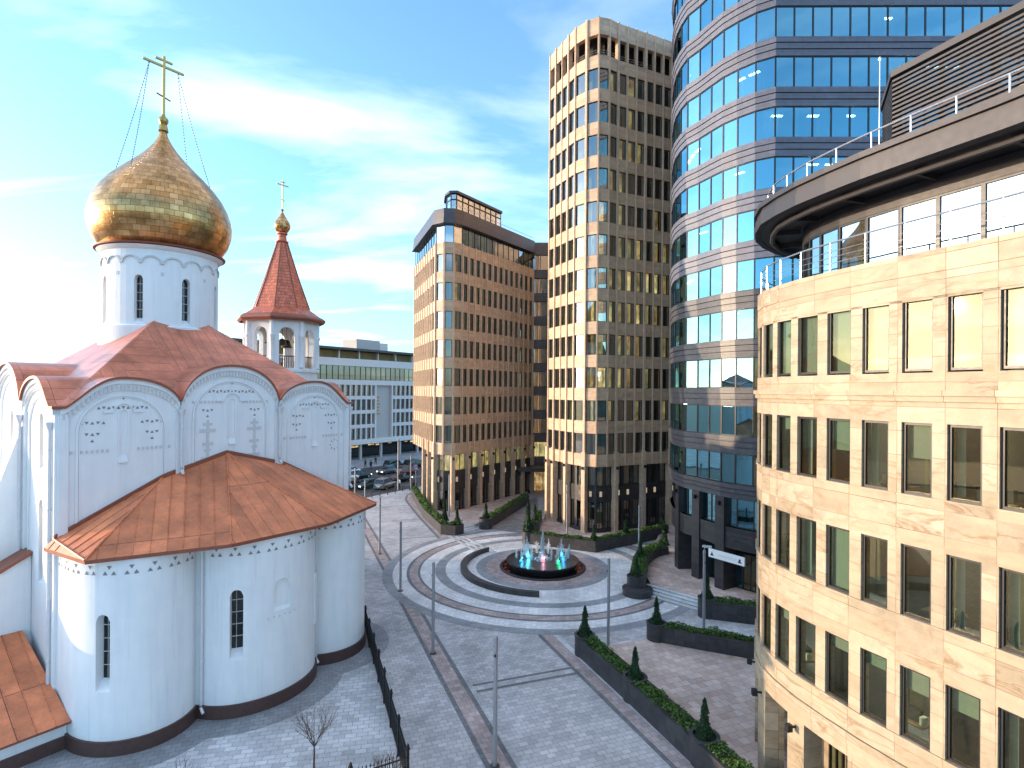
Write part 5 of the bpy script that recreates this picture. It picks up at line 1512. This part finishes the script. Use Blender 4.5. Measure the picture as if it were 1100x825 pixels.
# ================================================================ light poles
def pole_proto():
    root = thing('light_pole', '', 'light pole', (0, 0, 0), 'plain grey light poles on the square')
    mb = MB(); mb.tube([(0, 0, 0), (0, 0, 5.1)], [.095, .085], 14); mb.build('shaft', 'pole_grey', root, smooth=40)
    mb = MB(); mb.lathe(0, 0, [(.082, 5.1), (.082, 5.14), (.095, 5.15), (.095, 5.36), (.06, 5.38)], 14); mb.build('cap', 'pole_grey', root, smooth=40)
    mb = MB(); mb.lathe(0, 0, [(.2, 0.013), (.2, .045), (.11, .06)], 14); mb.build('base_plate', 'metal_dark', root)
    mb = MB(); mb.box(.075, .11, -.04, .04, 4.55, 4.66); mb.build('fitting', 'iron_black', root)
    return root
PP = pole_proto()
poles = [(-.6, 23.05, 'nearest grey light pole, in front of the square, on the chequered pink strip'),
 (-4.55, 32.9, 'second nearest grey light pole on the pink strip left of the square'),
 (-8.5, 43.1, 'third grey light pole on the pink strip, where the paving rings begin'),
 (-12.4, 52.8, 'fourth grey light pole on the pink strip, near the tip of the apse roof'),
 (-16.4, 62.6, 'fifth grey light pole on the pink strip, half hidden by the apse roof'),
 (-20.3, 72.5, 'sixth grey light pole on the pink strip, in front of the parked cars'),
 (5.95, 33.9, 'grey light pole just behind the fountain end of the longest planter'),
 (12.4, 35.8, 'grey light pole with a small spotlight on top, by the steps'),
 (11.45, 49.9, 'grey light pole rising out of the curved planter'),
 (6.05, 60.4, 'grey light pole at the left of the tall tan tower front'),
 (14.5, 61.3, 'grey light pole at the right of the tall tan tower front'),
 (-7.45, 67.2, 'grey light pole at the rounded corner of the lower tan block'),
 (-15.6, 86.6, 'grey light pole at the street edge beside the round traffic sign')]
for i, (x, y, lab) in enumerate(poles):
    o = PP if i == 0 else copy_tree(PP)
    o.location = (x, y, 0); o['label'] = lab; o.rotation_euler = (0, 0, RND.random()*6)
    if i == 6: o.location.z = .0
    if 'spotlight' in lab:
        w = (x, y, 0); WL[o.name] = w
        mb = MB(); mb.tube([(x, y, 5.38), (x+.02, y, 5.6)], .03, 6); mb.obox((x, y), (.94, .34), -.12, .45, -.09, .09, 5.58, 5.70); mb.build('spotlight', 'steel', o)
o = thing('street_lamp', 'taller slim street lamp pole rising over the cars', 'street lamp', (-17.5, 86.2, 0))
mb = MB(); mb.tube([(-17.5, 86.2, 0), (-17.5, 86.2, 7.6)], [.11, .07], 10); mb.build('pole', 'pole_grey', o)
mb = MB(); mb.lathe(-17.5, 86.2, [(.08, 7.6), (.2, 7.7), (.22, 7.9), (.05, 8.0)], 10); mb.build('lamp_head', 'pole_grey', o)
o = thing('traffic_sign', 'round purple traffic sign on a thin pole at the street corner', 'sign', (-14.75, 86.2, 0))
mb = MB(); mb.tube([(-14.75, 86.2, 0), (-14.75, 86.2, 3.9)], .04, 8); mb.build('pole', 'pole_grey', o)
mb = MB(); mb.tube([(-14.75, 86.10, 3.7), (-14.75, 86.14, 3.7)], .30, 20); mb.build('disc', 'sign_purple', o)
mb = MB(); mb.tube([(-14.75, 86.14, 3.7), (-14.75, 86.16, 3.7)], .33, 20); mb.build('disc_back', 'sign_white', o)

# ================================================================ iron fence
def fence():
    a, b, c = (-10.75, 39.6), (-3.95, 21.7), (-13.5, 16.2)
    root = thing('iron_fence', 'black iron fence with spear points between the church yard and the square', 'fence', (-3.95, 21.7, 0))
    for p, q in ((a, b), (b, c)):
        L = math.hypot(q[0]-p[0], q[1]-p[1]); d = norm((q[0]-p[0], q[1]-p[1])); k = round(L/2.15); st = L/k
        for j in range(k+(1 if p == a else 0)):
            j2 = j if p == a else j+1
            x, y = p[0]+d[0]*st*j2, p[1]+d[1]*st*j2
            mb = MB(); mb.obox((x, y), d, -.055, .055, -.055, .055, 0, 1.55); mb.lathe(x, y, [(.09, 1.55), (.09, 1.6), (.05, 1.62), (.065, 1.7), (.0, 1.8)], 8)
            mb.build('post', 'iron_black', root)
        for j in range(k):
            mb = MB(); x, y = p[0]+d[0]*st*j, p[1]+d[1]*st*j
            for z in (.16, 1.22): mb.obox((x, y), d, .056, st-.056, -.022, .022, z, z+.045)
            n = 15
            for i in range(1, n):
                u = st*i/n; px, py = x+d[0]*u, y+d[1]*u
                mb.obox((px, py), d, -.012, .012, -.012, .012, .06, .159); mb.obox((px, py), d, -.013, .013, -.013, .013, .206, 1.219); mb.lathe(px, py, [(.013, 1.266), (.013, 1.36), (.035, 1.38), (.02, 1.44), (.0, 1.52)], 5)
                if i % 2: 
                    mb.lathe(px, py, [(.014, .55), (.035, .6), (.035, .64), (.014, .7)], 5)
            mb.build('railing', 'iron_black', root)
fence()

# ================================================================ bare shrubs in the church yard
def bare_tree(x, y, h, label, seed, spread=.5):
    r = random.Random(seed)
    root = thing('bare_tree', label, 'bare tree', (x, y, 0), 'small leafless trees in the church yard')
    t = MB(); t.tube([(x, y, 0), (x+.02, y, h*.3), (x, y+.01, h*.45)], [.045, .038, .032], 7); t.build('trunk', 'bark', root)
    m = MB()
    def br(p, d, l, rad, depth):
        q = p+d*l*.5+Vector((r.gauss(0, .03), r.gauss(0, .03), 0)); e = q+(d+Vector((0, 0, .18))).normalized()*l*.5
        m.tube([p, q, e], [rad, rad*.8, rad*.55], 4)
        if depth:
            for k in range(r.choice((2, 3, 3))):
                nd = (d+Vector((r.gauss(0, .42), r.gauss(0, .42), r.gauss(.12, .2)))).normalized()
                br(p.lerp(e, r.uniform(.45, 1)), nd, l*r.uniform(.55, .8), rad*.6, depth-1)
    for k in range(11):
        a = k*2.4; d = Vector((math.cos(a)*spread, math.sin(a)*spread, .75)).normalized()
        br(Vector((x, y, h*(.36+.1*r.random()))), d, h*.3, .017, 3)
    m.build('crown', 'bark', root)
bare_tree(-7.95, 22.7, 2.5, 'small bare round-headed tree on the pale paving in front of the middle apse', 4)
bare_tree(-11.9, 20.3, 1.75, 'bare twiggy shrub at the bottom of the picture below the near apse', 5, .7)
bare_tree(-4.6, 21.1, 1.7, 'bare twiggy shrub just outside the corner of the iron fence', 6, .6)

# ================================================================ cars
def car_proto(kind):
    """x forward, y left; lower body, glass cabin, roof, wheels, lamps"""
    suv = kind == 'suv'
    root = thing('parked_car', '', 'car', (0, 0, 0), 'cars on the street behind the church')
    hw = .92; L = 2.25; belt = 1.02 if suv else .9; top = 1.72 if suv else 1.44
    st = [(-L, .5, .78, .75), (-L+.06, .32, belt-.05, .86), (-L+.35, .26, belt, .91), (-1.0, .24, belt+.02, hw), (.6, .24, belt, hw), (1.35, .25, belt-.06, .9), (L-.25, .28, belt-.2, .86), (L-.04, .36, belt-.32, .78), (L, .5, belt-.42, .7)]
    def ringx(x, zb, zt, w): return [(x, -w*.93, zb), (x, -w, zb+.2), (x, -w, zt-.18), (x, -w*.9, zt-.03), (x, -w*.5, zt), (x, w*.5, zt), (x, w*.9, zt-.03), (x, w, zt-.18), (x, w, zb+.2), (x, w*.93, zb)]
    mb = MB(); mb.loft([ringx(*s) for s in st]); mb.build('body', 'car_silver', root, smooth=35)
    if suv: cab = [(-L+.1, belt-.05, .86), (-L+.42, top-.08, .70), (-1.0, top-.03, .74), (.1, top-.03, .74), (.55, top-.14, .72), (1.2, belt-.06, .84)]
    else: cab = [(-1.75, belt-.05, .82), (-1.05, top-.08, .64), (-.6, top-.03, .68), (.1, top-.03, .68), (.4, top-.1, .67), (1.25, belt-.08, .82)]
    g = MB(); rr = []
    for x, z, w in cab:
        zb = belt-.12; wb = max(w, .84)
        rr.append([(x, -wb, zb), (x, -w, z), (x, w, z), (x, wb, zb)])
    g.loft(rr); g.build('cabin_window', 'car_glass', root, smooth=30)
    rf = MB(); c = cab[1:5]
    rf.loft([[(x, -w*1.01, z-.04), (x, -w*.8, z+.035), (x, w*.8, z+.035), (x, w*1.01, z-.04)] for x, z, w in c]); rf.build('roof', 'car_silver', root, smooth=40)
    pl = MB()
    for sg in (-1, 1):
        for (x0, z0), (x1, z1) in (((cab[0][0]+.1, belt-.03), (cab[1][0], cab[1][1])), ((-.35, belt), (-.35, top-.06)), ((cab[4][0], cab[4][1]), (cab[5][0]-.08, belt-.04))):
            pl.tube([(x0, sg*(.845), z0), (x1, sg*.70 if not suv else sg*.735, z1)], .035, 5)
    pl.build('door_pillar', 'car_silver', root)
    for x in (-1.38, 1.38):
        for sg in (-1, 1):
            w = MB(); w.tube([(x, sg*.74, .33), (x, sg*.945, .33)], .33, 18); wo = w.build('wheel', 'tyre', root, smooth=40)
            q = MB(); q.tube([(x, sg*.93, .33), (x, sg*.955, .33)], .2, 12); q.build('rim', 'steel', wo)
    for sg in (-1, 1):
        h = MB(); h.box(L-.12, L-.02, sg*.62-.17, sg*.62+.17, belt-.42, belt-.27); h.build('headlight', 'headlight_glow' if not suv else 'sign_white', root)
        h = MB(); h.box(-L+.0, -L+.1, sg*.7-.13, sg*.7+.13, .72, .9); h.build('taillight', 'car_red', root)
    h = MB(); h.box(-L-.02, -L+.05, -.28, .28, .55, .68); h.build('number_plate', 'sign_white', root)
    return root
PROTO = {k: car_proto(k) for k in ('suv', 'sedan')}
cused = set(); AN = math.atan2(RD[1], RD[0])
def car(kind, px, py, col, label, flip=False, da=0.):
    dy = py-HY-ROLL*(px-CX); Y = F_PX*(CAM_H+.14)/dy; X = (px-CX)/F_PX*Y
    o = PROTO[kind] if kind not in cused else copy_tree(PROTO[kind]); cused.add(kind)
    o.location = (X, Y, -.138); o.rotation_euler = (0, 0, AN+(math.pi if flip else 0)+da); o['label'] = label
    for c in o.children:
        if c.name.split('.')[0] in ('body', 'roof', 'door_pillar'):
            c.material_slots[0].link = 'OBJECT'; c.material_slots[0].material = MATS[col]
car('suv', 414.5, 524.5, 'car_silver', 'silver brown estate car seen from behind, nearest the kerb', False, .3)
car('sedan', 395.5, 524, 'car_teal', 'dark teal saloon car behind the silver brown estate car', True)
car('suv', 372.5, 516.5, 'car_white', 'pale blue white van-like car next to the church wall')
car('sedan', 375, 509.5, 'car_white', 'pale saloon car farthest left on the street, beside the church wall', True)
car('sedan', 386.5, 514, 'car_black', 'black saloon car behind the pale cars at the church wall')
car('sedan', 417.5, 508.5, 'car_grey', 'grey saloon car with bright headlights in the middle of the street', True)
car('sedan', 430.5, 517.5, 'car_black', 'black saloon car ahead of the silver brown estate car')
car('suv', 437.5, 509.5, 'car_red', 'dark red car beside the street lamp pole')
car('suv', 424, 502.5, 'car_teal', 'dark teal off-road car on the far side of the street')
car('sedan', 376, 526, 'car_blue', 'dark blue saloon car just above the apse roof', True)
car('suv', 445, 502, 'car_black', 'black off-road car behind the round traffic sign')

# ================================================================ bollards along the kerb
bl = thing('bollard', '', 'bollard', (0, 0, 0), 'low dark bollards along the street kerb')
mb = MB(); mb.lathe(0, 0, [(.07, 0), (.07, .75), (.09, .77), (.09, .86), (.04, .92)], 10); mb.build('post', 'iron_black', bl, smooth=40)
for i in range(11):
    o = bl if i == 0 else copy_tree(bl)
    o.location = (*rp(-3+1.55*i, .5), 0); o['label'] = 'short dark bollard in the row along the street kerb in front of the cars'

# ================================================================ people
def person(px, py, face, top, legs, label, stride=.18, h=1.74):
    dy = py-HY-ROLL*(px-CX); Y = F_PX*CAM_H/dy; X = (px-CX)/F_PX*Y
    k = h/1.75
    J = {'pel': (0, 0, .95), 'chest': (.02, 0, 1.25), 'neck': (.02, 0, 1.48), 'head0': (.04, 0, 1.57), 'head1': (.04, 0, 1.68)}
    V = [J['pel'], J['chest'], (0.02, 0, 1.42), J['neck'], J['head0'], J['head1']]; E = [(0, 1), (1, 2), (2, 3), (3, 4), (4, 5)]; R = [.15, .165, .13, .06, .085, .085]
    for sg in (-1, 1):
        i = len(V); s = sg*stride
        V += [(0, sg*.1, .88), (s*.55+.03, sg*.1, .48), (s-.02, sg*.1, .08), (s+.13, sg*.11, .04)]; R += [.105, .07, .05, .04]; E += [(0, i), (i, i+1), (i+1, i+2), (i+2, i+3)]
        i = len(V); V += [(.01, sg*.2, 1.4), (-s*.3-.02, sg*.25, 1.14), (-s*.5+.1, sg*.24, .92), (-s*.5+.14, sg*.235, .84)]; R += [.065, .05, .038, .035]; E += [(2, i), (i, i+1), (i+1, i+2), (i+2, i+3)]
    me = bpy.data.meshes.new('person'); me.from_pydata([(v[0]*k, v[1]*k, v[2]*k) for v in V], E, [])
    o = bpy.data.objects.new('person', me); COL.objects.link(o)
    md = o.modifiers.new('s', 'SKIN'); sv = me.skin_vertices[0].data
    for i, r in enumerate(R): sv[i].radius = (r*k, r*k)
    sv[0].use_root = True
    o.modifiers.new('u', 'SUBSURF').levels = 2
    dg = bpy.context.evaluated_depsgraph_get(); m2 = bpy.data.meshes.new_from_object(o.evaluated_get(dg))
    o.modifiers.clear(); o.data = m2
    for m in (legs, top, 'skin_tone', 'iron_black'): m2.materials.append(MATS[m])
    for p in m2.polygons:
        z = p.center.z/k; y = abs(p.center.y)/k
        if z < .06: mi = 3
        elif z < .95 and not (y > .2 and z > .7): mi = 0
        elif z < 1.5: mi = 2 if (y > .19 and z < .9) else 1
        else: mi = 2
        p.material_index = mi; p.use_smooth = True
    o.location = (X, Y, 0); o.rotation_euler = (0, 0, face)
    tag(o, label, 'person')
    hr = MB(); hr.lathe(.03*k, 0, [(.10*k, 1.60*k), (.115*k, 1.68*k), (.1*k, 1.76*k), (.04*k, 1.79*k)], 10); hb = hr.build('hair', 'iron_black', None, smooth=60); hb.parent = o; hb.location = (-.02, 0, 0)
person(393, 502.8, 2.4, 'cloth_dark', 'cloth_dark', 'leftmost of three people in dark clothes on the far pavement')
person(399, 504.6, 2.2, 'iron_black', 'cloth_dark', 'middle and tallest of three people in dark clothes on the far pavement', h=1.85)
person(404, 499.3, -.8, 'cloth_dark', 'iron_black', 'rightmost of three people in dark clothes on the far pavement')
person(429.3, 525.5, 1.2, 'sign_white', 'cloth_dark', 'person in a white shirt standing at the kerb by the street lamp', .05)
person(444.6, 528.6, 2.0, 'cloth_dark', 'iron_black', 'person in black standing beside the round traffic sign', .04)
# ================================================================ sky, sun, camera
SUN_EL, SUN_AZ = math.radians(7.0), math.atan2(-.995, .05)     # azimuth from +Y towards +X
w = bpy.data.worlds.new('World'); S.world = w; w.use_nodes = True
nt = w.node_tree; nt.nodes.clear()
def nn(t, **p):
    n = nt.nodes.new(t)
    for k, v in p.items(): setattr(n, k, v)
    return n
out = nn('ShaderNodeOutputWorld'); bg = nn('ShaderNodeBackground'); nt.links.new(bg.outputs[0], out.inputs[0])
sky = nn('ShaderNodeTexSky', sky_type='NISHITA', sun_disc=False, sun_elevation=SUN_EL, sun_rotation=SUN_AZ, altitude=100, air_density=1.0, dust_density=1.0, ozone_density=4.5)
tc = nn('ShaderNodeTexCoord'); sx = nn('ShaderNodeSeparateXYZ'); nt.links.new(tc.outputs['Generated'], sx.inputs[0])
def ma(op, a, b=0., c=0.):
    n = nn('ShaderNodeMath', operation=op)
    for i, v in enumerate((a, b, c)):
        if isinstance(v, bpy.types.NodeSocket): nt.links.new(v, n.inputs[i])
        else: n.inputs[i].default_value = v
    return n.outputs[0]
zc = ma('MAXIMUM', ma('ADD', sx.outputs[2], .12), .02)
cb = nn('ShaderNodeCombineXYZ'); nt.links.new(ma('DIVIDE', sx.outputs[0], zc), cb.inputs[0]); nt.links.new(ma('DIVIDE', sx.outputs[1], zc), cb.inputs[1])
mp = nn('ShaderNodeMapping'); mp.inputs['Scale'].default_value = (.55, 1.1, 1); mp.inputs['Rotation'].default_value = (0, 0, .5); mp.inputs['Location'].default_value = (.35, .2, 0)
nt.links.new(cb.outputs[0], mp.inputs[0])
nz = nn('ShaderNodeTexNoise'); nz.inputs['Scale'].default_value = 1.15; nz.inputs['Detail'].default_value = 8; nz.inputs['Roughness'].default_value = .56; nz.inputs['Distortion'].default_value = .35
nt.links.new(mp.outputs[0], nz.inputs['Vector'])
rp_ = nn('ShaderNodeValToRGB'); rp_.color_ramp.elements[0].position = .50; rp_.color_ramp.elements[1].position = .82
nt.links.new(nz.outputs[0], rp_.inputs[0])
# a long cirrus streak over the church side of the sky
ux = ma('SUBTRACT', ma('DIVIDE', sx.outputs[0], zc), -.62); uy = ma('SUBTRACT', ma('DIVIDE', sx.outputs[1], zc), 1.55)
ca, sa = math.cos(math.radians(19)), math.sin(math.radians(19))
u_ = ma('DIVIDE', ma('ADD', ma('MULTIPLY', ux, ca), ma('MULTIPLY', uy, sa)), .55); v_ = ma('DIVIDE', ma('SUBTRACT', ma('MULTIPLY', uy, ca), ma('MULTIPLY', ux, sa)), .20)
blob = ma('EXPONENT', ma('MULTIPLY', ma('ADD', ma('MULTIPLY', u_, u_), ma('MULTIPLY', v_, v_)), -1.))
nt.links.new(ma('ADD', nz.outputs[0], ma('MULTIPLY', blob, .22)), rp_.inputs[0])
# bright cloud sheet added overhead, out of view, to lift the ambient light
hi = nn('ShaderNodeMapRange', interpolation_type='SMOOTHSTEP'); nt.links.new(sx.outputs[2], hi.inputs[0])
for i, v in ((1, .60), (2, .80), (3, 0.), (4, 1.)): hi.inputs[i].default_value = v
top = ma('MULTIPLY', hi.outputs[0], ma('MULTIPLY_ADD', nz.outputs[0], 1.2, .15))
cov = ma('MINIMUM', ma('ADD', ma('MULTIPLY_ADD', rp_.outputs[0], .8, .02), top), .95)
mx = nn('ShaderNodeMix', data_type='RGBA'); nt.links.new(cov, mx.inputs[0]); sk = nn('ShaderNodeHueSaturation'); sk.inputs['Hue'].default_value = .486; sk.inputs['Saturation'].default_value = .90; nt.links.new(sky.outputs[0], sk.inputs['Color']); nt.links.new(sk.outputs[0], mx.inputs[6])
# clouds take the brightness of the sky behind them, whitened
hs = nn('ShaderNodeHueSaturation'); hs.inputs['Saturation'].default_value = .30; hs.inputs['Value'].default_value = 1.9
nt.links.new(sky.outputs[0], hs.inputs['Color']); nt.links.new(hs.outputs[0], mx.inputs[7])
nt.links.new(mx.outputs[2], bg.inputs[0]); bg.inputs[1].default_value = .15
sl = bpy.data.lights.new('sun', 'SUN'); sl.energy = 2.0; sl.angle = math.radians(.6); sl.color = (.62, .46, .30)
so = bpy.data.objects.new('sun', sl); COL.objects.link(so)
sd = Vector((math.sin(SUN_AZ)*math.cos(SUN_EL), math.cos(SUN_AZ)*math.cos(SUN_EL), math.sin(SUN_EL)))
so.rotation_euler = sd.to_track_quat('Z', 'Y').to_euler(); so.location = sd*200
cam = bpy.data.cameras.new('camera'); co = bpy.data.objects.new('camera', cam); COL.objects.link(co); S.camera = co
cam.sensor_width = 36; cam.lens = 36*F_PX/1100; cam.shift_y = (HY-412.5)/1100; cam.clip_end = 5000; cam.clip_start = .1
co.location = (0, 0, CAM_H)
co.rotation_euler = (Matrix.Rotation(math.radians(90), 4, 'X') @ Matrix.Rotation(ROLL, 4, 'Z')).to_euler()
S.view_settings.view_transform = 'Standard'; S.view_settings.look = 'None'; S.view_settings.gamma = 1; S.view_settings.exposure = 2.25
S.view_settings.use_curve_mapping = False
S.render.engine = 'CYCLES'
cy = S.cycles
cy.use_denoising = True
try: cy.denoiser = 'OPENIMAGEDENOISE'
except Exception: pass
cy.max_bounces = 7; cy.diffuse_bounces = 3; cy.glossy_bounces = 4; cy.transparent_max_bounces = 14; cy.transmission_bounces = 4
cy.caustics_reflective = False; cy.caustics_refractive = False; cy.sample_clamp_indirect = 5; cy.blur_glossy = .5
